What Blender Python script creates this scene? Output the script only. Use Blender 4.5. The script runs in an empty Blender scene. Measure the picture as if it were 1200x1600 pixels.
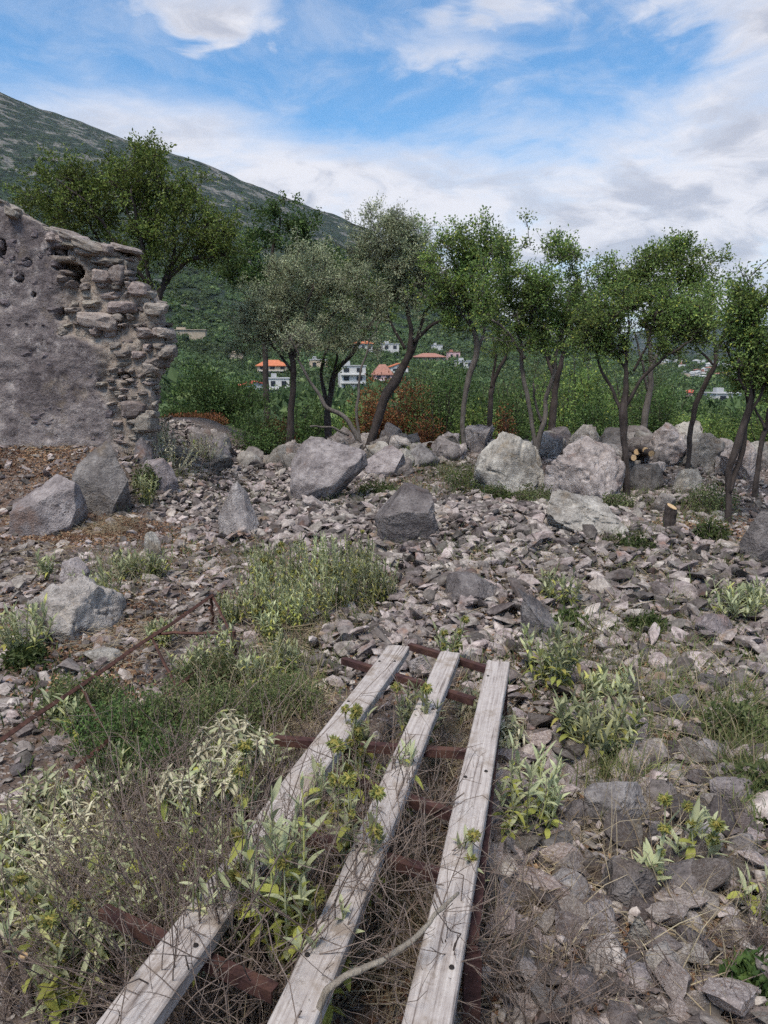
import bpy, bmesh, math
import numpy as np
from mathutils import Vector

# ------------------------------------------------------------------ camera, world, sun, exposure
scene = bpy.context.scene
COL = scene.collection
CAM_H = 1.6
PITCH = math.radians(11.0)
FPX = 1186.0                       # focal length in pixels of the 1200 x 1600 photograph
cam_data = bpy.data.cameras.new('camera')
cam_data.sensor_fit = 'VERTICAL'
cam_data.sensor_height = 36.0
cam_data.lens = 36.0 * FPX / 1600.0
cam_data.clip_start = 0.02
cam_data.clip_end = 20000
cam = bpy.data.objects.new('camera', cam_data)
COL.objects.link(cam)
cam.location = (0, 0, CAM_H)
cam.rotation_euler = (math.pi / 2 - PITCH, 0, 0)
scene.camera = cam

SUN_EL, SUN_AZ = math.radians(60), math.radians(205)     # azimuth clockwise from +Y
SUN_STRENGTH = 2.1
SKY_STRENGTH = 0.115
scene.view_settings.view_transform = 'Standard'
scene.view_settings.look = 'None'
scene.view_settings.gamma = 1.0
scene.view_settings.exposure = 1.0
scene.cycles.use_denoising = False
scene.cycles.max_bounces = 4
scene.cycles.diffuse_bounces = 2
scene.cycles.glossy_bounces = 1
scene.cycles.transmission_bounces = 2
scene.cycles.use_adaptive_sampling = True
scene.cycles.adaptive_threshold = 0.03
scene.cycles.volume_bounces = 0
scene.cycles.caustics_reflective = False
scene.cycles.caustics_refractive = False

sun_d = bpy.data.lights.new('sun', 'SUN')
sun_d.energy = SUN_STRENGTH
sun_d.angle = math.radians(24)
sun_d.color = (1.0, 0.92, 0.82)
sun = bpy.data.objects.new('sun', sun_d)
COL.objects.link(sun)
sd = Vector((math.sin(SUN_AZ) * math.cos(SUN_EL), math.cos(SUN_AZ) * math.cos(SUN_EL), math.sin(SUN_EL)))
sun.rotation_euler = sd.to_track_quat('Z', 'Y').to_euler()


class NT:
    """small helper to wire shader nodes"""
    def __init__(self, tree):
        self.t = tree

    def n(self, kind, **kw):
        nd = self.t.nodes.new('ShaderNode' + kind)
        ins = kw.pop('ins', {})
        for k, v in kw.items():
            setattr(nd, k, v)
        for k, v in ins.items():
            s = nd.inputs[k]
            if hasattr(v, 'is_linked') or isinstance(v, bpy.types.NodeSocket):
                self.t.links.new(v, s)
            else:
                s.default_value = v
        return nd

    def math(self, op, a, b=0.0, clamp=False):
        nd = self.n('Math', operation=op, ins={0: a, 1: b})
        nd.use_clamp = clamp
        return nd.outputs[0]

    def vmath(self, op, a, b=(0, 0, 0)):
        return self.n('VectorMath', operation=op, ins={0: a, 1: b}).outputs[0]

    def mix(self, fac, a, b, blend='MIX'):
        nd = self.n('Mix', data_type='RGBA', blend_type=blend)
        nd.clamp_factor = True
        for s, v in ((nd.inputs[0], fac), (nd.inputs[6], a), (nd.inputs[7], b)):
            if isinstance(v, bpy.types.NodeSocket):
                self.t.links.new(v, s)
            else:
                s.default_value = v if not isinstance(v, tuple) or len(v) == 4 else (*v, 1.0)
        return nd.outputs[2]

    def ramp(self, fac, stops, interp='LINEAR'):
        nd = self.n('ValToRGB', ins={0: fac})
        cr = nd.color_ramp
        cr.interpolation = interp
        while len(cr.elements) < len(stops):
            cr.elements.new(0.5)
        for e, (p, c) in zip(cr.elements, stops):
            e.position = p
            e.color = (c, c, c, 1) if isinstance(c, (int, float)) else (*c, 1)
        return nd.outputs[0]

    def noise(self, vec, scale, detail=5.0, rough=0.55, dist=0.0):
        return self.n('TexNoise', ins={'Vector': vec, 'Scale': scale, 'Detail': detail, 'Roughness': rough, 'Distortion': dist}).outputs[0]

    def remap(self, v, a, b, c=0.0, d=1.0):
        nd = self.n('MapRange', ins={0: v, 1: a, 2: b, 3: c, 4: d})
        nd.interpolation_type = 'SMOOTHSTEP'
        return nd.outputs[0]


def build_world():
    w = bpy.data.worlds.new('World')
    scene.world = w
    w.use_nodes = True
    w.cycles.sampling_method = 'MANUAL'
    w.cycles.sample_map_resolution = 256
    w.node_tree.nodes.clear()
    h = NT(w.node_tree)
    out = h.n('OutputWorld')
    bg = h.n('Background', ins={'Strength': SKY_STRENGTH})
    h.t.links.new(bg.outputs[0], out.inputs[0])
    sky = h.n('TexSky')
    sky.sky_type = 'NISHITA'
    sky.sun_disc = False
    sky.sun_elevation = SUN_EL
    sky.sun_rotation = SUN_AZ
    sky.air_density = 1.0
    sky.dust_density = 0.6
    sky.ozone_density = 2.2
    gen = h.n('TexCoord').outputs['Generated']
    d = h.vmath('NORMALIZE', gen)
    sp = h.n('SeparateXYZ', ins={0: d})
    x, y, z = sp.outputs
    zc = h.math('MAXIMUM', z, 0.0)
    az = h.math('MULTIPLY', h.math('ARCTAN2', x, y), 57.2958)
    el = h.math('MULTIPLY', h.math('ARCSINE', z), 57.2958)
    # cloud layer seen in perspective: direction projected on a high plane
    k = h.math('DIVIDE', 1.0, h.math('ADD', zc, 0.16))
    cx, cy = h.math('MULTIPLY', x, k), h.math('MULTIPLY', y, k)
    pv = h.n('CombineXYZ', ins={0: cx, 1: cy, 2: 0.0}).outputs[0]
    warp = h.n('TexNoise', ins={'Vector': pv, 'Scale': 1.1, 'Detail': 3.0}).outputs[1]
    pv2 = h.vmath('ADD', pv, h.vmath('MULTIPLY', h.vmath('SUBTRACT', warp, (0.5, 0.5, 0.5)), (0.75, 0.75, 0.75)))
    base = h.noise(pv2, 1.35, 6.0, 0.6)
    fine = h.noise(h.vmath('ADD', pv2, (3.7, 1.2, 0.4)), 4.2, 5.0, 0.62)
    pang = h.n('CombineXYZ', ins={0: h.math('MULTIPLY', az, 0.045), 1: h.math('MULTIPLY', el, 0.11), 2: 0.0}).outputs[0]
    wang = h.n('TexNoise', ins={'Vector': pang, 'Scale': 1.6, 'Detail': 3.0}).outputs[1]
    pang2 = h.vmath('ADD', pang, h.vmath('MULTIPLY', h.vmath('SUBTRACT', wang, (0.5, 0.5, 0.5)), (0.9, 0.9, 0.9)))
    puff = h.noise(pang2, 2.3, 7.0, 0.58)
    dens = h.math('ADD', h.math('MULTIPLY', base, 0.55), h.math('MULTIPLY', puff, 0.55))
    dens = h.math('ADD', dens, h.math('MULTIPLY', h.math('SUBTRACT', fine, 0.5), 0.22))
    # where cloud banks and the blue gap lie (azimuth, elevation, half widths, gain)
    azw = h.math('ADD', az, h.math('MULTIPLY', h.math('SUBTRACT', base, 0.5), 11.0))
    elw = h.math('ADD', el, h.math('MULTIPLY', h.math('SUBTRACT', puff, 0.5), 7.0))
    blobs = [(-2, 17.6, 8, 2.2, -0.20), (-24, 20.3, 7, 2.8, -0.24), (-9, 19.3, 6, 1.6, -0.12), (13, 18.0, 6, 1.6, -0.10), (-12.0, 21.8, 4.6, 1.7, 0.26),
             (5, 23.2, 4, 1.0, 0.12), (-4.5, 21.8, 3, 2.0, -0.17), (11, 22.6, 3, 1.2, -0.08), (5.0, 19.9, 3.2, 1.0, 0.15), (17.5, 21.8, 2.4, 1.2, 0.14), (25, 20.8, 4, 2.0, 0.14), (10, 21.3, 4, 0.8, -0.10),
             (-15, 15.2, 8, 1.9, 0.15), (-6, 12.8, 8, 1.8, 0.15), (12, 11.0, 16, 3.0, 0.15), (22, 15.5, 7, 2.4, 0.11), (29, 10, 8, 5, 0.14), (8, 7.0, 25, 4, 0.12)]
    for (a, e, wa, we, g) in blobs:
        da = h.math('DIVIDE', h.math('SUBTRACT', azw, a), wa)
        de = h.math('DIVIDE', h.math('SUBTRACT', elw, e), we)
        r2 = h.math('ADD', h.math('MULTIPLY', da, da), h.math('MULTIPLY', de, de))
        gss = h.math('POWER', 2.718, h.math('MULTIPLY', r2, -0.8))
        dens = h.math('ADD', dens, h.math('MULTIPLY', gss, g))
    horizon = h.remap(el, 0.0, 13.0, 0.14, 0.0)
    dens = h.math('ADD', dens, horizon)
    cover = h.math('MAXIMUM', h.remap(dens, 0.43, 0.77), h.math('MULTIPLY', h.remap(fine, 0.42, 0.75), 0.32))
    # light and grey parts of the cloud
    thick = h.remap(dens, 0.60, 0.95)
    lump = h.noise(h.vmath('ADD', pang2, (0.12, 0.22, 3.0)), 3.1, 5.0, 0.6)
    grey = h.math('MULTIPLY', h.remap(dens, 0.56, 0.8), h.remap(lump, 0.38, 0.62), clamp=True)
    ccol = h.mix(grey, (4.0, 3.95, 4.15), (2.4, 2.5, 2.9))
    blue = h.mix(1.0, sky.outputs[0], (0.45, 0.70, 0.82), 'MULTIPLY')
    col = h.mix(h.math('MULTIPLY', cover, 0.93), blue, ccol)
    h.t.links.new(col, bg.inputs[0])


build_world()

# ------------------------------------------------------------------ numeric helpers
RNG = np.random.default_rng(11)
CP, SP = math.cos(PITCH), math.sin(PITCH)


def ray(px, py):
    a, b = (px - 600) / FPX, (800 - py) / FPX
    return np.array([a, CP + b * SP, b * CP - SP])


def at(px, py, Y):
    d = ray(px, py)
    return np.array([0, 0, CAM_H]) + d * (Y / d[1])


def proj(p):
    p = np.atleast_2d(p)
    q = p - np.array([0, 0, CAM_H])
    dep = q[:, 1] * CP - q[:, 2] * SP
    up = q[:, 1] * SP + q[:, 2] * CP
    dep = np.where(dep < 1e-3, 1e-3, dep)
    return 600 + FPX * q[:, 0] / dep, 800 - FPX * up / dep, dep


def _hash(ix, iy, iz, seed):
    n = (ix * 374761393 + iy * 668265263 + iz * 2147483647 + seed * 1274126177) & 0xFFFFFFFF
    n = ((n ^ (n >> 13)) * 1274126177) & 0xFFFFFFFF
    n = (n ^ (n >> 16)) & 0xFFFFFFFF
    return n.astype(np.float64) / 4294967295.0


def vnoise(p, seed=0):
    p = np.asarray(p, float)
    i = np.floor(p).astype(np.int64)
    f = p - i
    u = f * f * f * (f * (f * 6 - 15) + 10)
    r = 0
    for dx in (0, 1):
        wx = u[:, 0] if dx else 1 - u[:, 0]
        for dy in (0, 1):
            wy = u[:, 1] if dy else 1 - u[:, 1]
            for dz in (0, 1):
                wz = u[:, 2] if dz else 1 - u[:, 2]
                r = r + wx * wy * wz * _hash(i[:, 0] + dx, i[:, 1] + dy, i[:, 2] + dz, seed)
    return r * 2 - 1


def fbm(p, octv=4, seed=0, gain=0.5, lac=2.03):
    p = np.asarray(p, float)
    s, a, t = 0, 1.0, 0
    for o in range(octv):
        s = s + a * vnoise(p * (lac ** o) + 17.3 * o, seed + o)
        t += a
        a *= gain
    return s / t


def fbm2(x, y, scale, octv=4, seed=0):
    x, y = np.broadcast_arrays(np.asarray(x, float), np.asarray(y, float))
    sh = x.shape
    p = np.stack([x.ravel() * scale, y.ravel() * scale, np.full(x.size, 0.37)], 1)
    return fbm(p, octv, seed).reshape(sh)


def sstep(a, b, x):
    t = np.clip((x - a) / (b - a), 0, 1)
    return t * t * (3 - 2 * t)


# ------------------------------------------------------------------ terrain height
RIDGE = [(-700, 20), (-300, 60), (-120, 95), (0, 140), (110, 181), (225, 226), (330, 266), (450, 312), (575, 356), (640, 405), (720, 455),
         (800, 500), (900, 532), (1000, 548), (1200, 552), (1500, 545)]
_raz = np.array([math.degrees(math.atan2(ray(a, b)[0], ray(a, b)[1])) for a, b in RIDGE])
_rel = np.array([math.degrees(math.atan2(ray(a, b)[2], math.hypot(ray(a, b)[0], ray(a, b)[1]))) for a, b in RIDGE])
R_FOOT, R_TOP = 260.0, 1600.0


def H(x, y):
    x, y = np.asarray(x, float), np.asarray(y, float)
    r = np.hypot(x, y)
    near = 0.05 * fbm2(x, y, 0.9, 4, 1) * sstep(0.2, 2.0, r)
    near = near + 0.62 * sstep(-1.9, -3.6, x) * sstep(6.9, 9.3, y)
    near = near + 0.16 * np.exp(-((y - 12.3) / 1.6) ** 2) * sstep(-2.5, -0.5, x)
    near = near + 0.22 * sstep(1.2, 0.0, np.hypot((x - 1.3) / 2.4, (y - 6.6) / 1.9))
    drop = -0.13 * np.clip(y - 14.2, 0, None)
    drop = np.maximum(drop, -7.0 + 0 * y) - 0.010 * np.clip(y - 70, 0, 260)
    back = -0.02 * np.clip(-y - 6, 0, 200)
    z = near * sstep(60, 20, r) + drop + back + 0.6 * fbm2(x, y, 0.03, 3, 5) * sstep(25, 80, r)
    if r.size and r.max() < R_FOOT:
        return z
    az = np.degrees(np.arctan2(x, y))
    el = np.interp(az, _raz, _rel, left=_rel[0], right=_rel[-1])
    el = np.where(np.abs(az) > 90, el * 0.5, el)
    zr = 1.6 + R_TOP * np.tan(np.radians(el))
    zr = zr + 14 * fbm2(x, y, 0.006, 5, 9) * sstep(0, 120, zr)
    t = np.clip((r - R_FOOT) / (R_TOP - R_FOOT), 0, 1)
    prof = t ** 1.25
    z = z + (zr + 9) * prof * (r > R_FOOT)
    over = np.clip(r - R_TOP, 0, None)
    z = z - over * 0.25 * sstep(0, 60, zr) * (over < 1500) - np.minimum(over, 1500) * 0.0
    gul = fbm2(x, y, 0.0045, 5, 21)
    z = z + (26 * gul + 7 * fbm2(x, y, 0.02, 4, 31)) * sstep(350, 900, r) * sstep(1600, 1250, r) * sstep(10, 90, zr)
    return z


def gnd(px, py):
    d = ray(px, py)
    ts = np.geomspace(0.8, 17.5, 70) if py > 700 else np.geomspace(2.0, 3000, 240)
    for _ in range(2):
        X, Y, Z = d[0] * ts, d[1] * ts, CAM_H + d[2] * ts
        below = np.nonzero(Z < H(X, Y))[0]
        i = below[0] if len(below) else len(ts) - 1
        ts = np.linspace(ts[max(i - 1, 0)], ts[i], 24)
    i = min(i, 23)
    return np.array([X[i], Y[i], float(H(X[i:i + 1], Y[i:i + 1])[0])])


def Hs(x, y):
    return float(H(np.array([x]), np.array([y]))[0])


# ------------------------------------------------------------------ mesh helpers
class MB:
    def __init__(self):
        self.v, self.f, self.n = [], [], 0

    def add(self, v, f):
        v = np.asarray(v, float)
        if len(v) == 0:
            return
        fs = f if isinstance(f, list) else [f]
        self.v.append(v)
        for g in fs:
            if len(g):
                self.f.append(np.asarray(g, np.int64) + self.n)
        self.n += len(v)

    def mesh(self, name, smooth=False):
        me = bpy.data.meshes.new(name)
        V = np.concatenate(self.v).astype(np.float32)
        loops = np.concatenate([g.ravel() for g in self.f]).astype(np.int32)
        tot = np.concatenate([np.full(len(g), g.shape[1]) for g in self.f])
        st = np.concatenate([[0], np.cumsum(tot)[:-1]]).astype(np.int32)
        me.vertices.add(len(V))
        me.vertices.foreach_set('co', V.ravel())
        me.loops.add(len(loops))
        me.loops.foreach_set('vertex_index', loops)
        me.polygons.add(len(tot))
        me.polygons.foreach_set('loop_start', st)
        me.polygons.foreach_set('use_smooth', np.full(len(tot), smooth, dtype=bool))
        me.update(calc_edges=True)
        return me


def put(name, me, mat=None, parent=None, loc=None, rot=None, scale=None):
    o = bpy.data.objects.new(name, me)
    COL.objects.link(o)
    if mat is not None and me is not None and len(me.materials) == 0:
        me.materials.append(mat)
    if parent is not None:
        o.parent = parent
    if loc is not None:
        o.location = tuple(float(a) for a in loc)
    if rot is not None:
        o.rotation_euler = rot
    if scale is not None:
        o.scale = (scale,) * 3 if isinstance(scale, (int, float)) else tuple(scale)
    return o


def tag(o, label=None, cat=None, group=None, kind=None):
    for k, v in (('label', label), ('category', cat), ('group', group), ('kind', kind)):
        if v:
            o[k] = v
    return o


def thing(name, loc, label, cat, group=None):
    o = bpy.data.objects.new(name, None)
    o.empty_display_size = 0.1
    COL.objects.link(o)
    o.location = tuple(float(a) for a in loc)
    return tag(o, label, cat, group)


def tube(pts, rad, k=5, cap=True):
    pts = np.asarray(pts, float)
    n = len(pts)
    rad = np.broadcast_to(np.asarray(rad, float), (n,))
    t = np.empty_like(pts)
    t[1:-1] = pts[2:] - pts[:-2]
    t[0], t[-1] = pts[1] - pts[0], pts[-1] - pts[-2]
    t /= np.sqrt((t * t).sum(1))[:, None] + 1e-12
    ref = np.array([0.0, 0, 1.0]) if abs(t[:, 2]).mean() < 0.85 else np.array([1.0, 0, 0])
    u = np.cross(t, ref)
    u /= np.linalg.norm(u, axis=1, keepdims=True) + 1e-12
    w = np.cross(t, u)
    a = np.arange(k) * 2 * math.pi / k
    V = pts[:, None, :] + rad[:, None, None] * (np.cos(a)[None, :, None] * u[:, None, :] + np.sin(a)[None, :, None] * w[:, None, :])
    V = V.reshape(-1, 3)
    i = np.arange(n - 1)[:, None] * k
    j = np.arange(k)[None, :]
    j2 = (j + 1) % k
    F = np.stack([i + j, i + j2, i + k + j2, i + k + j], -1).reshape(-1, 4)
    fs = [F]
    if cap and k >= 3:
        V = np.concatenate([V, pts[[0, -1]]])
        c0, c1 = n * k, n * k + 1
        jj = np.arange(k)
        fs.append(np.concatenate([np.stack([np.full(k, c0), (jj + 1) % k, jj], 1),
                                  np.stack([np.full(k, c1), (n - 1) * k + jj, (n - 1) * k + (jj + 1) % k], 1)]))
    return V, fs


def box(c, s, R=None):
    c, s = np.asarray(c, float), np.asarray(s, float) / 2
    g = np.array([[x, y, z] for x in (-1, 1) for y in (-1, 1) for z in (-1, 1)], float) * s
    if R is not None:
        g = g @ np.asarray(R).T
    F = np.array([[0, 1, 3, 2], [4, 6, 7, 5], [0, 4, 5, 1], [2, 3, 7, 6], [0, 2, 6, 4], [1, 5, 7, 3]])
    return g + c, F


def rotz(a):
    c, s = math.cos(a), math.sin(a)
    return np.array([[c, -s, 0], [s, c, 0], [0, 0, 1.0]])


def rand_rot(rng, n):
    q = rng.normal(size=(n, 4))
    q /= np.linalg.norm(q, axis=1, keepdims=True)
    w, x, y, z = q.T
    return np.stack([np.stack([1 - 2 * (y * y + z * z), 2 * (x * y - z * w), 2 * (x * z + y * w)], 1),
                     np.stack([2 * (x * y + z * w), 1 - 2 * (x * x + z * z), 2 * (y * z - x * w)], 1),
                     np.stack([2 * (x * z - y * w), 2 * (y * z + x * w), 1 - 2 * (x * x + y * y)], 1)], 1)


_ico = {}


def ico(sub):
    if sub not in _ico:
        bm = bmesh.new()
        bmesh.ops.create_icosphere(bm, subdivisions=sub, radius=1)
        _ico[sub] = (np.array([v.co[:] for v in bm.verts]), np.array([[v.index for v in f.verts] for f in bm.faces]))
        bm.free()
    return _ico[sub]


def rock(seed, sub=4, scale=(1, 1, 1), planes=14, lo=0.5, hi=0.85, rough=0.1, strata=0.0, freq=2.2, chips=0):
    """an angular lump: a ball cut by random planes, then roughened"""
    rng = np.random.default_rng(seed)
    v, f = ico(sub)
    v = v.copy()
    for i in range(planes):
        n = rng.normal(size=3)
        n[2] *= 0.7
        n /= np.linalg.norm(n)
        d = rng.uniform(lo, hi)
        v -= np.clip(v @ n - d, 0, None)[:, None] * n
    for i in range(chips):
        p = v[rng.integers(0, len(v))]
        n = p / (np.linalg.norm(p) + 1e-9) + rng.normal(size=3) * 0.32
        n /= np.linalg.norm(n)
        d = p @ n - rng.uniform(0.0, 0.07)
        v = v - np.clip(v @ n - d, 0, None)[:, None] * n
    if rough > 0:
        nn = v / (np.linalg.norm(v, axis=1, keepdims=True) + 1e-9)
        a = fbm(v * freq + seed % 97, 5, seed % 1000, 0.55)
        b = 1 - np.abs(fbm(v * freq * 1.6 + 5 + seed % 53, 4, seed % 1000 + 7))
        disp = rough * a - rough * 0.55 * np.clip(b - 0.86, 0, 1) * 7
        if strata:
            ax = rng.normal(size=3) * (0.5, 0.5, 0)
            ax[2] = 1
            ax /= np.linalg.norm(ax)
            s = v @ ax * 7 + 1.5 * a
            disp = disp + strata * (np.abs((s % 1.0) - 0.5) * 2 - 0.5)
        v = v + nn * disp[:, None]
    return v * np.asarray(scale, float), f


def leaf_quads(c, d, L, W, rng, fold=0.25):
    """leaves as folded diamonds: c base points, d unit directions"""
    n = len(c)
    d = d / (np.linalg.norm(d, axis=1, keepdims=True) + 1e-9)
    r = rng.normal(size=(n, 3))
    s = np.cross(d, r)
    s /= np.linalg.norm(s, axis=1, keepdims=True) + 1e-9
    nrm = np.cross(s, d)
    flip = np.where(nrm[:, 2:3] < 0, -1, 1)
    nrm = nrm * flip
    L, W = np.broadcast_to(L, (n,))[:, None], np.broadcast_to(W, (n,))[:, None]
    m = c + d * L * 0.45 + nrm * W * fold
    V = np.stack([c, m + s * W * 0.5, c + d * L - nrm * L * 0.08, m - s * W * 0.5], 1).reshape(-1, 3)
    F = np.arange(n * 4).reshape(n, 4)
    return V, F


def leaf_strip(L, W, droop, cup=0.2, rows=5, tip=0.0):
    """a lance-shaped leaf of some size along +X, base at the origin"""
    t = np.linspace(0, 1, rows + 1)
    w = W * 0.5 * np.sin(np.pi * np.clip(t * 0.93 + 0.05, 0, 1)) ** 0.8 * (1 - 0.25 * t)
    x = L * (t - 0.18 * droop * t * t)
    z = L * (0.10 * t - droop * 0.55 * t * t)
    V, F = [], []
    for i in range(rows + 1):
        V += [(x[i], -w[i], z[i] + cup * w[i]), (x[i], 0, z[i] - cup * 0.25 * W), (x[i], w[i], z[i] + cup * w[i])]
    for i in range(rows):
        a, b = i * 3, i * 3 + 3
        F += [(a, a + 1, b + 1, b), (a + 1, a + 2, b + 2, b + 1)]
    return np.array(V), np.array(F)


def gn_scatter(name, pts, scale, rot, idx, protos, label, cat):
    """an uncountable mass: instances of a few prototype meshes on points"""
    me = bpy.data.meshes.new(name)
    me.vertices.add(len(pts))
    me.vertices.foreach_set('co', np.asarray(pts, np.float32).ravel())
    for nm, ty, arr, fld in (('scl', 'FLOAT_VECTOR', scale, 'vector'), ('rot', 'FLOAT_VECTOR', rot, 'vector'), ('idx', 'INT', idx, 'value')):
        a = me.attributes.new(nm, ty, 'POINT')
        a.data.foreach_set(fld, np.asarray(arr).astype(np.int32 if ty == 'INT' else np.float32).ravel())
    o = put(name, me)
    tag(o, label, cat, None, 'stuff')
    pc = bpy.data.collections.new(name + '_shapes')
    for i, (pm, mt) in enumerate(protos):
        p = bpy.data.objects.new('%s_shape_%02d' % (name, i), pm)
        if len(pm.materials) == 0:
            pm.materials.append(mt)
        pc.objects.link(p)
    g = bpy.data.node_groups.new(name, 'GeometryNodeTree')
    g.interface.new_socket('Geometry', in_out='INPUT', socket_type='NodeSocketGeometry')
    g.interface.new_socket('Geometry', in_out='OUTPUT', socket_type='NodeSocketGeometry')
    nd, lk = g.nodes, g.links
    gi, go = nd.new('NodeGroupInput'), nd.new('NodeGroupOutput')
    ci = nd.new('GeometryNodeCollectionInfo')
    ci.inputs['Collection'].default_value = pc
    ci.inputs['Separate Children'].default_value = True
    ci.inputs['Reset Children'].default_value = True
    ip = nd.new('GeometryNodeInstanceOnPoints')
    ip.inputs['Pick Instance'].default_value = True
    for nm, ty, sock in (('scl', 'FLOAT_VECTOR', 'Scale'), ('rot', 'FLOAT_VECTOR', 'Rotation'), ('idx', 'INT', 'Instance Index')):
        na = nd.new('GeometryNodeInputNamedAttribute')
        na.data_type = ty
        na.inputs['Name'].default_value = nm
        so = [s for s in na.outputs if s.enabled and s.name == 'Attribute'][0]
        lk.new(so, ip.inputs[sock])
    lk.new(gi.outputs[0], ip.inputs['Points'])
    lk.new(ci.outputs[0], ip.inputs['Instance'])
    lk.new(ip.outputs[0], go.inputs[0])
    m = o.modifiers.new('scatter', 'NODES')
    m.node_group = g
    return o


# ------------------------------------------------------------------ materials
def new_mat(name):
    m = bpy.data.materials.new(name)
    m.use_nodes = True
    h = NT(m.node_tree)
    b = m.node_tree.nodes['Principled BSDF']
    b.inputs['Specular IOR Level'].default_value = 0.25
    b.inputs['Roughness'].default_value = 0.9
    return m, h, b


def rock_mat(name, dark, mid, light, s=1.0, bump=0.6, spots=0.35, stain=(0.30, 0.19, 0.12), stain_amt=0.25, var=0.35, world=False):
    m, h, b = new_mat(name)
    oi = h.n('ObjectInfo')
    geo = h.n('NewGeometry')
    if world:
        co = geo.outputs['Position']
    else:
        tc = h.n('TexCoord').outputs['Object']
        off = h.n('CombineXYZ', ins={0: h.math('MULTIPLY', oi.outputs['Random'], 37.0), 1: h.math('MULTIPLY', oi.outputs['Random'], 91.0), 2: 0.0}).outputs[0]
        co = h.vmath('ADD', tc, off)
    n1 = h.noise(co, 2.3 * s, 3, 0.62)
    n2 = h.noise(co, 11 * s, 5, 0.68)
    n3 = h.noise(co, 52 * s, 2, 0.7)
    mixn = h.math('ADD', h.math('MULTIPLY', n1, 0.45), h.math('ADD', h.math('MULTIPLY', n2, 0.35), h.math('MULTIPLY', n3, 0.2)))
    c = h.ramp(mixn, [(0.38, dark), (0.49, mid), (0.62, light)])
    n4 = h.noise(h.vmath('ADD', co, (9.0, 4, 2)), 7.5 * s, 5, 0.74)
    c = h.mix(h.math('MULTIPLY', h.remap(n4, 0.56, 0.70), spots), c, tuple(min(0.75, a * 1.35 + 0.05) for a in light))
    c = h.mix(h.remap(n4, 0.45, 0.32, 0.0, 0.6), c, tuple(a * 0.6 for a in dark))
    c = h.mix(h.math('MULTIPLY', h.remap(n1, 0.42, 0.30), stain_amt), c, stain)
    rnd = h.math('FRACT', h.math('ADD', oi.outputs['Random'], geo.outputs['Random Per Island']))
    val = h.remap(rnd, 0.0, 1.0, 1.0 - var, 1.0 + var)
    hs = h.n('HueSaturation', ins={'Hue': h.math('ADD', 0.5, h.math('MULTIPLY', h.math('SUBTRACT', h.math('FRACT', h.math('MULTIPLY', rnd, 7.31)), 0.5), 0.05)),
                                   'Saturation': 1.0, 'Value': val, 'Color': c})
    h.t.links.new(hs.outputs[0], b.inputs['Base Color'])
    hgt = h.math('ADD', h.math('MULTIPLY', n2, 0.65), h.math('MULTIPLY', n3, 0.35))
    bp = h.n('Bump', ins={'Strength': bump, 'Distance': 0.05 / s, 'Height': hgt})
    h.t.links.new(bp.outputs[0], b.inputs['Normal'])
    return m


def leaf_mat(name, cols, trans=0.33, rough=0.55, hue=0.03, obj_var=0.12, clump=2.0):
    """cols: list of (position, colour) over a random value per leaf"""
    m, h, b = new_mat(name)
    geo = h.n('NewGeometry')
    oi = h.n('ObjectInfo')
    r = geo.outputs['Random Per Island']
    c = h.ramp(r, cols)
    nz = h.noise(geo.outputs['Position'], clump, 1, 0.5)
    val = h.math('ADD', h.remap(nz, 0.3, 0.7, 0.72, 1.3), h.math('MULTIPLY', h.math('SUBTRACT', oi.outputs['Random'], 0.5), obj_var))
    hs = h.n('HueSaturation', ins={'Hue': h.math('ADD', 0.5, h.math('MULTIPLY', h.math('SUBTRACT', nz, 0.5), hue)), 'Saturation': 1.0, 'Value': val, 'Color': c})
    b.inputs['Roughness'].default_value = rough
    h.t.links.new(hs.outputs[0], b.inputs['Base Color'])
    tr = h.n('BsdfTranslucent', ins={'Color': hs.outputs[0]})
    ms = h.n('MixShader', ins={0: trans, 1: b.outputs[0], 2: tr.outputs[0]})
    out = [n for n in m.node_tree.nodes if n.type == 'OUTPUT_MATERIAL'][0]
    h.t.links.new(ms.outputs[0], out.inputs[0])
    return m


def bark_mat(name, dark, light, s=1.0):
    m, h, b = new_mat(name)
    co = h.n('TexCoord').outputs['Object']
    st = h.vmath('MULTIPLY', co, (1, 1, 0.22))
    n1 = h.noise(st, 38 * s, 6, 0.7)
    n2 = h.noise(co, 5 * s, 5, 0.6)
    c = h.ramp(h.math('ADD', h.math('MULTIPLY', n1, 0.55), h.math('MULTIPLY', n2, 0.45)), [(0.36, dark), (0.66, light)])
    h.t.links.new(c, b.inputs['Base Color'])
    bp = h.n('Bump', ins={'Strength': 0.8, 'Distance': 0.02, 'Height': n1})
    h.t.links.new(bp.outputs[0], b.inputs['Normal'])
    return m


def plain_mat(name, col, rough=0.8, var=0.25, scale=20.0, bump=0.0, dirt=None):
    m, h, b = new_mat(name)
    co = h.n('TexCoord').outputs['Object']
    n1 = h.noise(co, scale, 6, 0.65)
    c = h.mix(h.remap(n1, 0.3, 0.7), tuple(a * (1 - var) for a in col), tuple(min(1, a * (1 + var)) for a in col))
    if dirt:
        c = h.mix(h.math('MULTIPLY', h.remap(h.noise(co, scale * 0.23, 7, 0.7), 0.48, 0.66), 0.8), c, dirt)
    h.t.links.new(c, b.inputs['Base Color'])
    b.inputs['Roughness'].default_value = rough
    if bump:
        bp = h.n('Bump', ins={'Strength': bump, 'Distance': 0.01, 'Height': n1})
        h.t.links.new(bp.outputs[0], b.inputs['Normal'])
    return m


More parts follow.
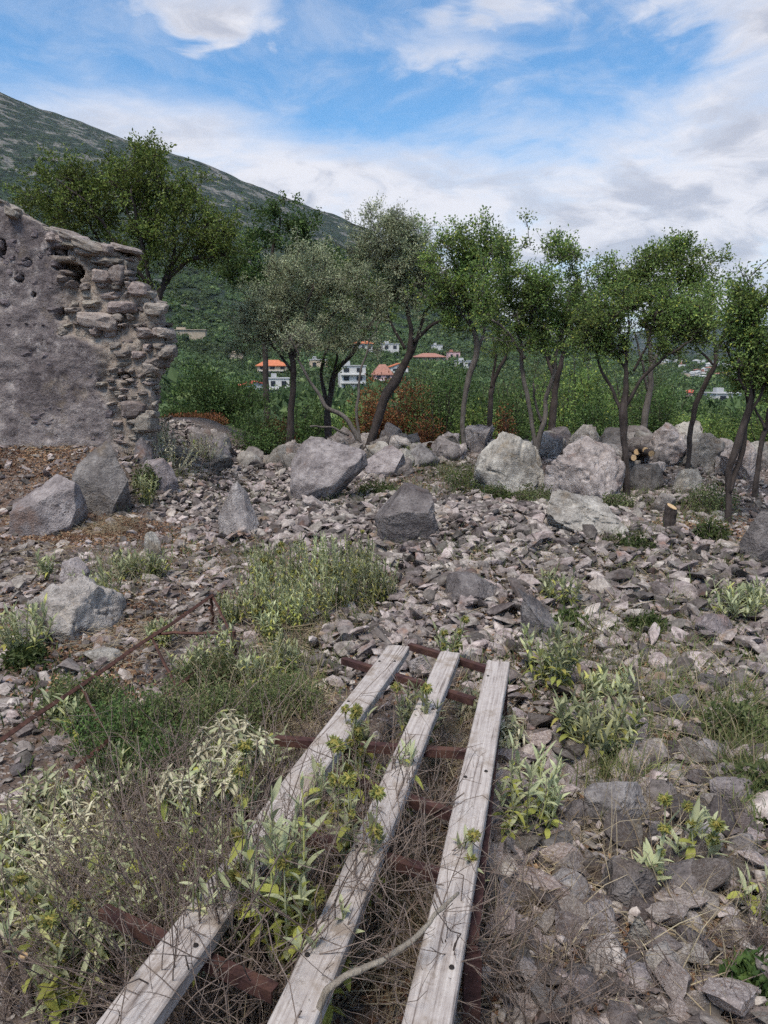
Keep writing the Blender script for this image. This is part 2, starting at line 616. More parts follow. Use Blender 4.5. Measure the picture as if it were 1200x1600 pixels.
M = {}
M['rock'] = rock_mat('rock_grey', (0.08, 0.069, 0.067), (0.172, 0.151, 0.146), (0.31, 0.28, 0.266), 1.2, 1.0)
M['rock_pale'] = rock_mat('rock_pale', (0.1, 0.088, 0.08), (0.225, 0.2, 0.182), (0.39, 0.355, 0.322), 1.5, 1.0, 0.5)
M['rock_dark'] = rock_mat('rock_dark', (0.055, 0.05, 0.05), (0.12, 0.108, 0.107), (0.25, 0.232, 0.225), 1.5, 0.9, 0.3)
M['stone'] = rock_mat('rubble_stone', (0.075, 0.06, 0.054), (0.185, 0.155, 0.142), (0.37, 0.325, 0.295), 3.0, 0.6, 0.3, stain_amt=0.4, var=0.6)
M['stone_field'] = rock_mat('rubble_field', (0.075, 0.06, 0.054), (0.185, 0.155, 0.142), (0.37, 0.325, 0.295), 3.0, 0.5, 0.3, stain_amt=0.4, var=0.6, world=True)
M['wall_stone'] = rock_mat('wall_stone', (0.12, 0.097, 0.086), (0.255, 0.215, 0.19), (0.42, 0.37, 0.32), 2.4, 0.8, 0.35, stain=(0.42, 0.33, 0.25), stain_amt=0.4, var=0.25)
M['bark'] = bark_mat('bark_dark', (0.022, 0.017, 0.015), (0.095, 0.076, 0.068))
M['wall_face'] = rock_mat('wall_facing_stone', (0.085, 0.068, 0.072), (0.165, 0.138, 0.144), (0.29, 0.25, 0.245), 2.4, 0.9, 0.4, stain=(0.30, 0.235, 0.17), stain_amt=0.3, var=0.2)
M['bark_grey'] = bark_mat('bark_grey', (0.05, 0.043, 0.038), (0.19, 0.165, 0.145))
M['twig'] = bark_mat('dry_twig', (0.14, 0.10, 0.083), (0.38, 0.30, 0.25), 3)
M['twig_pale'] = bark_mat('pale_twig', (0.20, 0.165, 0.13), (0.42, 0.37, 0.30), 3)
M['leaf_oak'] = leaf_mat('leaf_evergreen', [(0.0, (0.077, 0.130, 0.037)), (0.5, (0.152, 0.228, 0.064)), (0.93, (0.256, 0.337, 0.091)), (1.0, (0.483, 0.496, 0.096))])
M['leaf_bright'] = leaf_mat('leaf_bright', [(0.0, (0.062, 0.100, 0.022)), (0.5, (0.128, 0.174, 0.040)), (1.0, (0.220, 0.258, 0.062))])
M['leaf_dark'] = leaf_mat('leaf_dark', [(0.0, (0.040, 0.075, 0.023)), (0.5, (0.076, 0.129, 0.040)), (1.0, (0.153, 0.218, 0.066))])
M['leaf_olive'] = leaf_mat('leaf_olive', [(0.0, (0.154, 0.187, 0.101)), (0.5, (0.278, 0.314, 0.185)), (1.0, (0.516, 0.532, 0.348))], 0.18)
M['leaf_rust'] = leaf_mat('leaf_rust', [(0.0, (0.09, 0.036, 0.017)), (0.5, (0.21, 0.08, 0.035)), (0.8, (0.30, 0.125, 0.05)), (1.0, (0.14, 0.12, 0.045))], 0.2)
M['leaf_shrub'] = leaf_mat('leaf_shrub', [(0.0, (0.058, 0.079, 0.029)), (0.5, (0.112, 0.137, 0.054)), (1.0, (0.186, 0.202, 0.084))])
M['leaf_far'] = leaf_mat('leaf_far', [(0.0, (0.043, 0.073, 0.031)), (0.5, (0.078, 0.120, 0.048)), (1.0, (0.142, 0.190, 0.073))], 0.15, 0.8, 0.05, 0.5, 0.02)
M['sage'] = leaf_mat('sage_leaf', [(0.0, (0.199, 0.224, 0.117)), (0.45, (0.340, 0.364, 0.202)), (0.8, (0.469, 0.481, 0.299)), (1.0, (0.493, 0.492, 0.149))], 0.3, 0.7, 0.04, 0.3, 3.0)
M['sage_yellow'] = leaf_mat('sage_leaf_yellow', [(0.0, (0.234, 0.265, 0.070)), (0.6, (0.359, 0.367, 0.090)), (1.0, (0.406, 0.343, 0.100))], 0.35, 0.7, 0.03, 0.3, 3.0)
M['sage_dry'] = leaf_mat('sage_leaf_dry', [(0.0, (0.330, 0.294, 0.190)), (0.5, (0.484, 0.452, 0.314)), (1.0, (0.638, 0.598, 0.437))], 0.25, 0.8)
M['bloom'] = leaf_mat('bloom', [(0.0, (0.150, 0.176, 0.066)), (0.6, (0.247, 0.256, 0.083)), (1.0, (0.300, 0.248, 0.066))], 0.25)
M['herb'] = leaf_mat('herb_leaf', [(0.0, (0.035, 0.058, 0.016)), (0.5, (0.070, 0.100, 0.030)), (1.0, (0.128, 0.153, 0.052))], 0.3)
M['straw'] = leaf_mat('straw', [(0.0, (0.170, 0.123, 0.076)), (0.5, (0.306, 0.242, 0.157)), (1.0, (0.425, 0.357, 0.246))], 0.2, 0.8)
M['grass'] = leaf_mat('grass_blade', [(0.0, (0.075, 0.11, 0.035)), (0.5, (0.14, 0.175, 0.06)), (1.0, (0.30, 0.28, 0.13))], 0.3, 0.7)
M['litter'] = leaf_mat('leaf_litter', [(0.0, (0.09, 0.045, 0.03)), (0.5, (0.20, 0.105, 0.06)), (1.0, (0.36, 0.235, 0.14))], 0.1, 0.8)
M['rust'] = plain_mat('rusty_metal', (0.050, 0.024, 0.023), 0.88, 0.4, 30, 0.6, dirt=(0.10, 0.05, 0.035))
M['rust_brown'] = plain_mat('rusty_metal_brown', (0.085, 0.040, 0.030), 0.85, 0.35, 40, 0.4, dirt=(0.04, 0.022, 0.018))
M['bolt'] = plain_mat('bolt_hole', (0.022, 0.018, 0.016), 0.8)
M['cutwood'] = plain_mat('cut_wood', (0.52, 0.36, 0.20), 0.8, 0.2, 60)

# ------------------------------------------------------------------ setting: ground and mountain
def ground_mat():
    m, h, b = new_mat('stony_earth')
    co = h.n('NewGeometry').outputs['Position']
    n1 = h.noise(co, 1.1, 6, 0.6)
    n2 = h.noise(co, 14, 8, 0.7)
    n3 = h.noise(co, 90, 5, 0.7)
    c = h.ramp(h.math('ADD', h.math('MULTIPLY', n2, 0.6), h.math('MULTIPLY', n3, 0.4)),
               [(0.36, (0.05, 0.036, 0.029)), (0.5, (0.125, 0.095, 0.078)), (0.66, (0.25, 0.205, 0.17))])
    c = h.mix(h.math('MULTIPLY', h.remap(n1, 0.47, 0.65), 0.55), c, (0.15, 0.085, 0.055))
    vor = h.n('TexVoronoi', ins={'Vector': co, 'Scale': 38.0})
    peb = h.remap(vor.outputs['Distance'], 0.25, 0.5, 1.0, 0.0)
    pc = h.mix(h.n('SeparateColor', ins={0: vor.outputs['Color']}).outputs[0], (0.16, 0.135, 0.13), (0.42, 0.375, 0.345))
    c = h.mix(h.math('MULTIPLY', peb, h.remap(n2, 0.42, 0.58)), c, pc)
    sp = h.n('SeparateXYZ', ins={0: co})
    far = h.remap(sp.outputs[1], 13.5, 19.0)
    green = h.ramp(h.noise(co, 0.35, 6, 0.6), [(0.35, (0.045, 0.045, 0.024)), (0.65, (0.075, 0.095, 0.035))])
    c = h.mix(far, c, green)
    h.t.links.new(c, b.inputs['Base Color'])
    hg = h.math('ADD', h.math('MULTIPLY', n2, 0.5), h.math('ADD', h.math('MULTIPLY', n3, 0.2), h.math('MULTIPLY', peb, 0.3)))
    bp = h.n('Bump', ins={'Strength': 0.9, 'Distance': 0.04, 'Height': hg})
    h.t.links.new(bp.outputs[0], b.inputs['Normal'])
    return m


def mountain_mat():
    m, h, b = new_mat('wooded_slope')
    geo = h.n('NewGeometry')
    co = geo.outputs['Position']
    sp = h.n('SeparateXYZ', ins={0: co})
    n1 = h.noise(co, 0.012, 8, 0.62)
    n2 = h.math('ADD', h.math('MULTIPLY', h.noise(co, 0.05, 6, 0.7), 0.65), h.math('MULTIPLY', n1, 0.35))
    vo = h.n('TexVoronoi', ins={'Vector': co, 'Scale': 0.13}).outputs['Distance']
    c = h.ramp(h.math('ADD', h.math('MULTIPLY', n2, 0.6), h.math('MULTIPLY', h.math('SUBTRACT', 0.6, vo), 0.5)),
               [(0.27, (0.008, 0.017, 0.009)), (0.45, (0.022, 0.040, 0.018)), (0.62, (0.058, 0.076, 0.036))])
    st = h.noise(co, 0.03, 8, 0.72)
    hi = h.remap(sp.outputs[2], 40.0, 330.0)
    rk = h.math('ADD', st, h.math('MULTIPLY', hi, 0.04))
    rockc = h.mix(h.noise(co, 0.11, 6, 0.7), (0.07, 0.068, 0.06), (0.22, 0.21, 0.185))
    c = h.mix(h.remap(rk, 0.56, 0.62), c, rockc)
    h.t.links.new(c, b.inputs['Base Color'])
    hg = h.math('SUBTRACT', h.math('MULTIPLY', n2, 0.8), h.math('MULTIPLY', vo, 0.8))
    bp = h.n('Bump', ins={'Strength': 1.0, 'Distance': 6.0, 'Height': hg})
    h.t.links.new(bp.outputs[0], b.inputs['Normal'])
    return m


def polar_sheet(name, az, rr, mat, close=False):
    A, R = np.meshgrid(np.radians(az), rr)
    X, Y = R * np.sin(A), R * np.cos(A)
    Z = H(X, Y)
    n, k = A.shape
    V = np.stack([X.ravel(), Y.ravel(), Z.ravel()], 1)
    i = np.arange(n - 1)[:, None] * k
    j = np.arange(k - 1)[None, :]
    F = np.stack([i + j, i + j + 1, i + k + j + 1, i + k + j], -1).reshape(-1, 4)
    mb = MB()
    if close:
        V = np.concatenate([V, [[0, 0, Hs(0, 0)]]])
        jj = np.arange(k - 1)
        mb.add(V, [F, np.stack([jj + 1, jj, np.full(k - 1, n * k)], 1)])
    else:
        mb.add(V, F)
    o = put(name, mb.mesh(name, True), mat)
    return tag(o, kind='structure')


az_all = np.concatenate([np.linspace(-180, -42, 47)[:-1], np.linspace(-42, 42, 281), np.linspace(42, 180, 47)[1:]])
polar_sheet('ground', az_all, np.concatenate([np.geomspace(0.25, 14, 130), np.geomspace(14, 270, 90)[1:]]), ground_mat(), True)
az_far = np.concatenate([np.linspace(-180, -42, 47)[:-1], np.linspace(-42, 42, 421), np.linspace(42, 180, 47)[1:]])
polar_sheet('mountain', az_far, np.concatenate([np.linspace(270, 1640, 190), np.geomspace(1650, 9000, 30)]), mountain_mat())


def far_hills():
    az = np.linspace(-2, 45, 300)
    rows = [(3400, -0.25), (3700, 0.25), (4000, 0.65), (4300, 1.0), (4600, 0.8), (5200, -0.4)]
    el = np.interp(az, [-2, 6, 10, 14, 18, 21, 23.5, 26, 30, 45], [0.4, 0.9, 1.3, 1.6, 2.2, 2.9, 3.0, 2.4, 2.0, 1.8])
    el = el + 0.18 * fbm2(az, az * 0, 0.35, 5, 77)
    V = []
    for r, k in rows:
        z = np.where(k > 0, k * r * np.tan(np.radians(el)) * (r / 4300), -40) + 1.6
        z = z + 22 * fbm2(az * 40, az * 0 + r, 0.013, 4, 78) * (k > 0)
        V.append(np.stack([r * np.sin(np.radians(az)), r * np.cos(np.radians(az)), z], 1))
    n, k = len(rows), len(az)
    i = np.arange(n - 1)[:, None] * k
    j = np.arange(k - 1)[None, :]
    mb = MB()
    mb.add(np.concatenate(V), np.stack([i + j, i + j + 1, i + k + j + 1, i + k + j], -1).reshape(-1, 4))
    tag(put('far_hills', mb.mesh('far_hills', True), M_MOUNT), kind='structure')


M_MOUNT = bpy.data.materials['wooded_slope']
far_hills()

# ------------------------------------------------------------------ houses in the valley
M['white'] = plain_mat('white_render', (0.55, 0.54, 0.52), 0.85, 0.05, 0.6)
M['cream'] = plain_mat('cream_render', (0.52, 0.42, 0.31), 0.85, 0.06, 0.6)
M['pink'] = plain_mat('pink_render', (0.60, 0.40, 0.40), 0.85, 0.06, 0.6)
M['tan'] = plain_mat('tan_stone', (0.40, 0.33, 0.25), 0.9, 0.15, 0.8)
M['orange_tile'] = plain_mat('orange_tile', (0.50, 0.17, 0.085), 0.85, 0.18, 1.5)
M['red_tile'] = plain_mat('red_tile', (0.47, 0.11, 0.075), 0.85, 0.18, 1.5)
M['brown_tile'] = plain_mat('brown_tile', (0.32, 0.16, 0.12), 0.85, 0.18, 1.5)
M['grey_roof'] = plain_mat('grey_roof', (0.42, 0.42, 0.42), 0.85, 0.1, 0.7)
m_, h_, b_ = new_mat('window_glass')
b_.inputs['Base Color'].default_value = (0.03, 0.035, 0.045, 1)
b_.inputs['Roughness'].default_value = 0.15
M['pane'] = m_
HOUSES = []


def house(x0, x1, ytop, ybase, wall, roof, kind, floors, label, cat='house', windows=True, group=None, rz=0.15, extra=0.0):
    """pixel box of the photo fixes bearing and apparent size; the terrain under its foot fixes the distance"""
    base = gnd((x0 + x1) / 2, ybase)
    base[1] = max(base[1], 60)
    dep = base[1] * CP - (base[2] - CAM_H) * SP
    w = (x1 - x0) / FPX * dep
    hgt = (ybase - ytop) / FPX * dep
    dpt = max(w * 0.75, 6)
    rise = 0.0 if kind == 'flat' else hgt * (0.45 if kind == 'low' else 0.26)
    hw = hgt - rise
    t = thing('house', base, label, cat, group)
    t.rotation_euler = (0, 0, rz)
    mb = MB()
    mb.add(*box((0, 0, hw / 2 - 1.5), (w, dpt, hw + 3)))
    put('wall', mb.mesh('house_wall'), M[wall], t)
    mb = MB()
    ov = 0.06 * w
    if kind == 'flat':
        mb.add(*box((0, 0, hw + 0.15), (w + ov, dpt + ov, 0.3)))
        mb.add(*box((-w * 0.2, 0, hw + 0.9), (w * 0.25, dpt * 0.3, 1.2)))
    elif kind == 'hip' or kind == 'low':
        a, bb = w / 2 + ov, dpt / 2 + ov
        rr = max(a - bb * 0.8, a * 0.15)
        V = np.array([(-a, -bb, hw), (a, -bb, hw), (a, bb, hw), (-a, bb, hw), (-rr, 0, hw + rise), (rr, 0, hw + rise)])
        V = np.concatenate([V, V[:4] - (0, 0, 0.25)])
        mb.add(V, [np.array([(0, 1, 5, 4), (2, 3, 4, 5), (6, 7, 1, 0), (7, 8, 2, 1), (8, 9, 3, 2), (9, 6, 0, 3), (9, 8, 7, 6)]), np.array([(1, 2, 5), (3, 0, 4)])])
    else:                                            # gable end to the viewer
        a, bb = w / 2 + ov, dpt / 2 + ov
        V = np.array([(-a, -bb, hw), (a, -bb, hw), (0, -bb, hw + rise), (-a, bb, hw), (a, bb, hw), (0, bb, hw + rise)])
        V2 = V + (0, 0, 0.35)
        mb.add(np.concatenate([V, V2]), [np.array([(6, 8, 11, 9), (8, 7, 10, 11), (0, 3, 5, 2), (2, 5, 4, 1), (0, 2, 8, 6), (2, 1, 7, 8), (3, 0, 6, 9), (1, 4, 10, 7)])])
        g = MB()
        g.add([(-w / 2, -dpt / 2, hw), (w / 2, -dpt / 2, hw), (0, -dpt / 2, hw + rise * 0.97), (-w / 2, dpt / 2, hw), (w / 2, dpt / 2, hw), (0, dpt / 2, hw + rise * 0.97)],
              [np.array([(0, 1, 2), (4, 3, 5)]), np.array([(0, 3, 4, 1)])])
        put('gable', g.mesh('gable'), M[wall], t)
    put('roof', mb.mesh('house_roof'), M[roof], t)
    if windows:
        nx = max(2, int(w / 3.2))
        fh = hw / floors
        wm = MB()
        wm.add(*box((0, 0, 0), (w / nx * 0.42, 0.2, fh * 0.48)))
        wm = wm.mesh('house_window')
        sm = MB()
        sm.add(*box((0, 0, 0), (w * 0.92, 1.0, 0.25)))
        sm = sm.mesh('balcony_slab')
        for f in range(floors):
            for i in range(nx):
                put('window', wm, M['pane'], t, ((i + 0.5) / nx * w - w / 2, -dpt / 2 - 0.02, fh * (f + 0.55)))
            if floors > 1 and f > 0:
                put('balcony', sm, M['white'], t, (0, -dpt / 2 - 0.5, fh * f))
    HOUSES.append((x0, x1, ytop, ybase, base[1]))
    return t


house(403, 449, 563, 596, 'cream', 'orange_tile', 'hip', 3, 'cream three-storey house with orange tiled roof, left in the valley', extra=0)
house(377, 416, 597, 621, 'white', 'red_tile', 'gable', 1, 'low house with broad red roof and white gable', rz=0.5)
house(419, 452, 592, 624, 'white', 'grey_roof', 'flat', 2, 'white flat-roofed house just below the cream house')
house(484, 511, 563, 581, 'cream', 'grey_roof', 'flat', 1, 'small cream flat-roofed house behind the olive trunk')
house(530, 570, 573, 624, 'white', 'grey_roof', 'flat', 4, 'tall white four-storey house with balconies behind the leaning stems')
house(583, 612, 570, 604, 'pink', 'brown_tile', 'low', 2, 'pink two-storey house beside the white apartment house')
house(608, 636, 569, 590, 'white', 'orange_tile', 'gable', 2, 'white house with small orange gable behind the leaning trunk')
house(552, 581, 533, 549, 'white', 'orange_tile', 'hip', 1, 'white house on the slope above the tall white house')
house(596, 622, 538, 549, 'white', 'grey_roof', 'flat', 1, 'long pale flat house high on the wooded slope')
house(648, 692, 552, 565, 'tan', 'brown_tile', 'low', 1, 'long tan house with brown roof right of the leaning trunk')
house(699, 717, 551, 565, 'pink', 'brown_tile', 'flat', 1, 'small brick-red house beside the slim cut trunk')
house(712, 738, 564, 576, 'white', 'grey_roof', 'flat', 1, 'low grey-white house glimpsed right of the slim trunk')
house(675, 690, 540, 547, 'white', 'grey_roof', 'flat', 1, 'tiny white house highest above the long tan house', windows=False)
house(1106, 1153, 615, 629, 'white', 'grey_roof', 'flat', 1, 'long white flat house among bushes near right edge')
house(1071, 1086, 609, 622, 'pink', 'red_tile', 'hip', 1, 'small house with bright red roof beside long white house')
house(268, 322, 517, 531, 'tan', 'tan', 'flat', 1, 'tan stone terrace building on the slope behind ruined wall', 'building', windows=False)
house(360, 380, 554, 560, 'tan', 'tan', 'flat', 1, 'little tan stone hut on slope left of cream house', 'building', windows=False)
rt = np.random.default_rng(5)
FAR_LABEL = 'tiny white house of the distant town between the right-hand trunks'
for i in range(32):
    px = rt.uniform(1035, 1165)
    py = rt.uniform(566, 592)
    w = rt.uniform(5, 11)
    house(px - w / 2, px + w / 2, py - rt.uniform(3.5, 6.5), py, 'white' if rt.random() < 0.8 else 'cream', rt.choice(['grey_roof', 'grey_roof', 'grey_roof', 'white', 'brown_tile']),
          rt.choice(['flat', 'hip', 'gable']), 1, FAR_LABEL, 'house', False, 'houses of the distant town', rt.uniform(-0.5, 0.5))


# ------------------------------------------------------------------ woodland: the mass of far trees on the valley floor and slopes
def tree_blob(seed, n=230, far=False):
    rng = np.random.default_rng(seed)
    lob = rng.normal(size=(7, 3)) * (0.42, 0.42, 0.28)
    c = lob[rng.integers(0, 7, n)]
    d = rng.normal(size=(n, 3))
    d /= np.linalg.norm(d, axis=1, keepdims=True)
    p = c + d * rng.uniform(0.42, 0.62, n)[:, None]
    p[:, 2] = p[:, 2] * 0.9 + 0.55
    mb = MB()
    mb.add(*leaf_quads(p, d + rng.normal(size=(n, 3)) * 0.7 + (0, 0, 0.3), rng.uniform(0.2, 0.36, n), rng.uniform(0.16, 0.26, n), rng))
    iv, jf = ico(2)
    for l in lob:
        mb.add(iv * (0.44, 0.44, 0.40) * (1 + 0.2 * fbm(iv * 3 + l * 9, 3, seed))[:, None] + l * (1, 1, 0.9) + (0, 0, 0.5), jf)
    return mb.mesh('wood_shape')


def woodland():
    rng = np.random.default_rng(3)
    pts = []
    N = 90000
    az = np.radians(rng.uniform(-36, 36, N))
    r = 38 * (1100 / 38) ** (rng.uniform(0, 1, N) ** 0.72)
    x, y = r * np.sin(az), r * np.cos(az)
    z = H(x, y)
    size = rng.uniform(1.0, 2.4, N) * (1 + 0.4 * sstep(80, 260, r))
    keep = rng.random(N) < np.clip(0.75 + 0.9 * fbm2(x, y, 0.025, 4, 44), 0.12, 1)
    keep &= ~((z > 120) & (rng.random(N) < 0.4))
    px, pt, dep = proj(np.stack([x, y, z + size * 1.5], 1))
    _, pb, _ = proj(np.stack([x, y, z], 1))
    for (x0, x1, y0, y1, Yh) in HOUSES:
        wpx = size / dep * FPX
        inside = (px > x0 - wpx - 1) & (px < x1 + wpx + 1)
        keep &= ~(inside & (y < Yh + 10) & (pt < y1 - 0.7 * (y1 - y0)) & (pb > y0))
    k = np.nonzero(keep & (px > -80) & (px < 1280))[0][:16000]
    P = np.stack([x[k], y[k], z[k] - 0.3], 1)
    s = size[k]
    scl = np.stack([s * rng.uniform(0.85, 1.2, len(k)), s * rng.uniform(0.85, 1.2, len(k)), s * rng.uniform(0.7, 1.25, len(k))], 1)
    rot = np.stack([np.zeros(len(k)), np.zeros(len(k)), rng.uniform(0, 6.28, len(k))], 1)
    gn_scatter('woodland', P, scl, rot, rng.integers(0, 6, len(k)), [(tree_blob(100 + i), M['leaf_far']) for i in range(6)],
               'mass of green woodland filling the valley and lower mountain slope', 'woodland')


woodland()


# ------------------------------------------------------------------ ruined wall
def plaster_mat():
    m, h, b = new_mat('wall_plaster')
    co = h.n('NewGeometry').outputs['Position']
    br = h.n('Attribute', attribute_name='broken').outputs['Fac']
    n1 = h.noise(co, 2.2, 8, 0.66, 0.4)
    n2 = h.noise(co, 9, 8, 0.7)
    n3 = h.noise(co, 45, 6, 0.7)
    s = h.math('ADD', h.math('MULTIPLY', n1, 0.45), h.math('ADD', h.math('MULTIPLY', n2, 0.35), h.math('MULTIPLY', n3, 0.2)))
    c = h.ramp(s, [(0.40, (0.06, 0.049, 0.049)), (0.47, (0.135, 0.113, 0.113)), (0.54, (0.225, 0.193, 0.186)), (0.63, (0.39, 0.345, 0.32))])
    wht = h.remap(h.noise(h.vmath('MULTIPLY', co, (1, 1, 0.6)), 5, 7, 0.78), 0.52, 0.66)
    c = h.mix(h.math('MULTIPLY', wht, 0.75), c, (0.46, 0.41, 0.385))
    och = h.remap(h.noise(h.vmath('ADD', co, (4.0, 2, 7)), 2.6, 6, 0.65), 0.55, 0.68)
    c = h.mix(h.math('MULTIPLY', och, 0.4), c, (0.27, 0.21, 0.14))
    mort = h.ramp(h.math('ADD', h.math('MULTIPLY', n2, 0.6), h.math('MULTIPLY', n3, 0.4)),
                  [(0.35, (0.13, 0.10, 0.082)), (0.5, (0.31, 0.255, 0.21)), (0.66, (0.50, 0.44, 0.375))])
    c = h.mix(br, c, mort)
    h.t.links.new(c, b.inputs['Base Color'])
    hg = h.math('ADD', h.math('MULTIPLY', n2, 0.6), h.math('MULTIPLY', n3, 0.4))
    bp = h.n('Bump', ins={'Strength': 1.0, 'Distance': 0.05, 'Height': hg})
    h.t.links.new(bp.outputs[0], b.inputs['Normal'])
    return m


WALL_Y = 9.2
WALL_T = 0.45


def wp(px, py):
    p = at(px, py, WALL_Y)
    return p[0], p[2]


_edge = np.array([wp(*q) for q in [(226, 720), (228, 690), (234, 640), (234, 588), (252, 562), (254, 522), (243, 497), (233, 470), (224, 448), (200, 440), (194, 412), (189, 390)]])
_top = np.array([wp(*q) for q in [(-170, 262), (-60, 292), (0, 322), (45, 341), (95, 366), (150, 378), (190, 390)]])
WX0 = -6.2
WZ0 = 0.15


def wall_edge(z):
    return np.interp(z, _edge[:, 1], _edge[:, 0])


def wall_top(x):
    return np.interp(x, _top[:, 0], _top[:, 1])


def broken_at(x, z):
    """1 where the facing has fallen and the rubble core shows"""
    px, py, _ = proj(np.stack([x, np.full_like(x, WALL_Y), z], 1))
    lim = np.interp(py, [320, 360, 400, 440, 520, 545, 600, 640, 700], [140, 95, 70, 88, 100, 165, 158, 165, 190])
    n = 22 * fbm(np.stack([x * 3, z * 3, x * 0], 1), 4, 3)
    return sstep(-10, 14, px + n - lim)


def ruined_wall():
    rng = np.random.default_rng(21)
    t = thing('ruined_wall', (-3.2, WALL_Y, 0.5), 'ruined rubble stone wall with purple-grey plaster and broken stepped end', 'wall')
    org = np.array([-3.2, WALL_Y, 0.5])
    ns, nt = 230, 180
    S, T = np.meshgrid(np.linspace(0, 1, ns), np.linspace(0, 1, nt))
    X = WX0 + S * (wall_edge(T * 2.5) - WX0)
    for _ in range(4):
        Zt = wall_top(np.minimum(X, _top[-1, 0] + 0 * X))
        Zt = np.where(X > _top[-1, 0], np.interp(X, _edge[::-1, 0], _edge[::-1, 1]) * 0 + wall_top(X), Zt)
        Z = WZ0 + T * (Zt - WZ0)
        X = WX0 + S * (wall_edge(Z) - WX0)
    X, Z = X.ravel(), Z.ravel()
    br = broken_at(X, Z)
    p3 = np.stack([X, Z, 0 * X], 1)
    dy = 0.035 * fbm(p3 * 2.2, 4, 5) + 0.022 * fbm(p3 * (6, 11, 1), 5, 6, 0.62) + br * (0.075 + 0.06 * fbm(p3 * 5, 4, 8))
    px, py, _ = proj(np.stack([X, np.full_like(X, WALL_Y), Z], 1))
    for hx, hy, rx, ry, dp in [(114, 428, 9, 15, 0.42), (100, 415, 15, 6, 0.3), (42, 410, 7, 5, 0.15), (30, 434, 6, 5, 0.15), (2, 388, 6, 11, 0.25), (52, 460, 3, 3, 0.12),
                               (92, 392, 16, 5, 0.25), (178, 391, 12, 4, 0.2), (95, 492, 8, 8, 0.1), (188, 588, 10, 6, 0.12)]:
        q = (((px - hx) / rx) ** 2 + ((py - hy) / ry) ** 2) * (1 + 0.9 * fbm(p3 * 14, 3, 19))
        dy = dy + dp * sstep(1.6, 0.5, q)
    F_ = np.stack([X, WALL_Y + dy, Z], 1)
    edge_n = 0.05 * fbm(np.stack([X * 4, Z * 4, X * 0 + 3], 1), 3, 15)
    B_ = np.stack([X + edge_n, WALL_Y + WALL_T + edge_n, Z], 1)
    i = np.arange(nt - 1)[:, None] * ns
    j = np.arange(ns - 1)[None, :]
    G = np.stack([i + j, i + j + 1, i + ns + j + 1, i + ns + j], -1).reshape(-1, 4)
    N = ns * nt
    segs = 9
    V = [F_]
    faces = [G]
    # end and top strips between the two faces
    end_idx = np.arange(nt) * ns + ns - 1
    top_idx = (nt - 1) * ns + np.arange(ns)
    off = N
    for idx, ax in ((end_idx, 0), (top_idx, 2)):
        ring = []
        for s in range(segs + 1):
            u = s / segs
            P = F_[idx] * (1 - u) + B_[idx] * u
            if 0 < s:
                P[:, ax] += (0.10 * fbm(P * 4, 4, 25) - 0.03 * (ax == 2)) * (1 if s < segs else 0.6)
            ring.append(P)
        R = np.concatenate(ring)
        m = len(idx)
        a = np.arange(segs)[:, None] * m
        b = np.arange(m - 1)[None, :]
        faces.append(np.stack([a + b, a + m + b, a + m + b + 1, a + b + 1], -1).reshape(-1, 4) + off)
        V.append(R)
        off += len(R)
    V.append(B_)
    faces.append(G[:, ::-1] + off)
    V = np.concatenate(V)
    mb = MB()
    mb.add(V - org, faces)
    me = mb.mesh('plastered_core', True)
    at_ = me.attributes.new('broken', 'FLOAT', 'POINT')
    val = np.concatenate([br, np.full(len(V) - 2 * N, 0.85), br])
    at_.data.foreach_set('value', val.astype(np.float32))
    put('plastered_core', me, plaster_mat(), t)
    # stones, one by one
    protos = []
    for s in range(14):
        r5 = np.random.default_rng(500 + s)
        v, f = ico(3)
        w = np.sign(v) * np.abs(v) ** 0.42
        for _ in range(10):
            n_ = r5.normal(size=3) * (1, 1, 0.8)
            n_ /= np.linalg.norm(n_)
            w = w - np.clip(w @ n_ - r5.uniform(0.85, 1.25), 0, None)[:, None] * n_
        w = w + v * (0.16 * fbm(w * 1.7 + s * 5, 3, s + 50) + 0.05 * fbm(w * 7 + s, 2, s + 80))[:, None]
        w = w / np.ptp(w, axis=0)
        m_ = MB()
        m_.add(w, f)
        protos.append(m_.mesh('wall_stone', False))
    z = 0.2
    nface = 0
    while z < 3.1:
        ch = rng.uniform(0.045, 0.125)
        if z > 0.95 and z < 1.45:
            ch = rng.uniform(0.04, 0.085)
        xr = float(wall_edge(z + ch / 2))
        x = xr + rng.uniform(-0.03, 0.07)
        while x > -4.75:
            w = rng.uniform(0.6, 2.2) * ch + 0.03
            xc, zc = x - w / 2, z + ch / 2
            b = float(broken_at(np.array([xc]), np.array([zc]))[0])
            x -= w + rng.uniform(0.005, 0.035)
            if zc > float(wall_top(min(xc, _top[-1, 0]))) - 0.03:
                continue
            hx, hy, _ = proj(np.array([[xc, WALL_Y, zc]]))
            if abs(hx[0] - 108) < 22 and abs(hy[0] - 424) < 16:
                continue
            if b > 0.45:
                if rng.random() < 0.08:
                    continue
                prd = rng.uniform(-0.06, 0.055)
                y = WALL_Y + 0.09 + 0.11 - prd
                dims = (w * 1.06, 0.34, ch * rng.uniform(0.85, 1.05))
            else:
                if rng.random() < 0.45 or nface > 230:
                    continue
                nface += 1
                y = WALL_Y + 0.148 + rng.uniform(-0.008, 0.022)
                dims = (w * 1.05, 0.30, ch * 1.15)
            so = put('stone' if b > 0.45 else 'facing_stone', protos[rng.integers(0, 14)], M['wall_stone'], t, np.array([xc, y, zc]) - org,
                (rng.uniform(-0.12, 0.12), rng.uniform(-0.1, 0.1), rng.uniform(-0.18, 0.18)), dims)
            if b <= 0.45:
                so.material_slots[0].link = 'OBJECT'
                so.material_slots[0].material = M['wall_face']
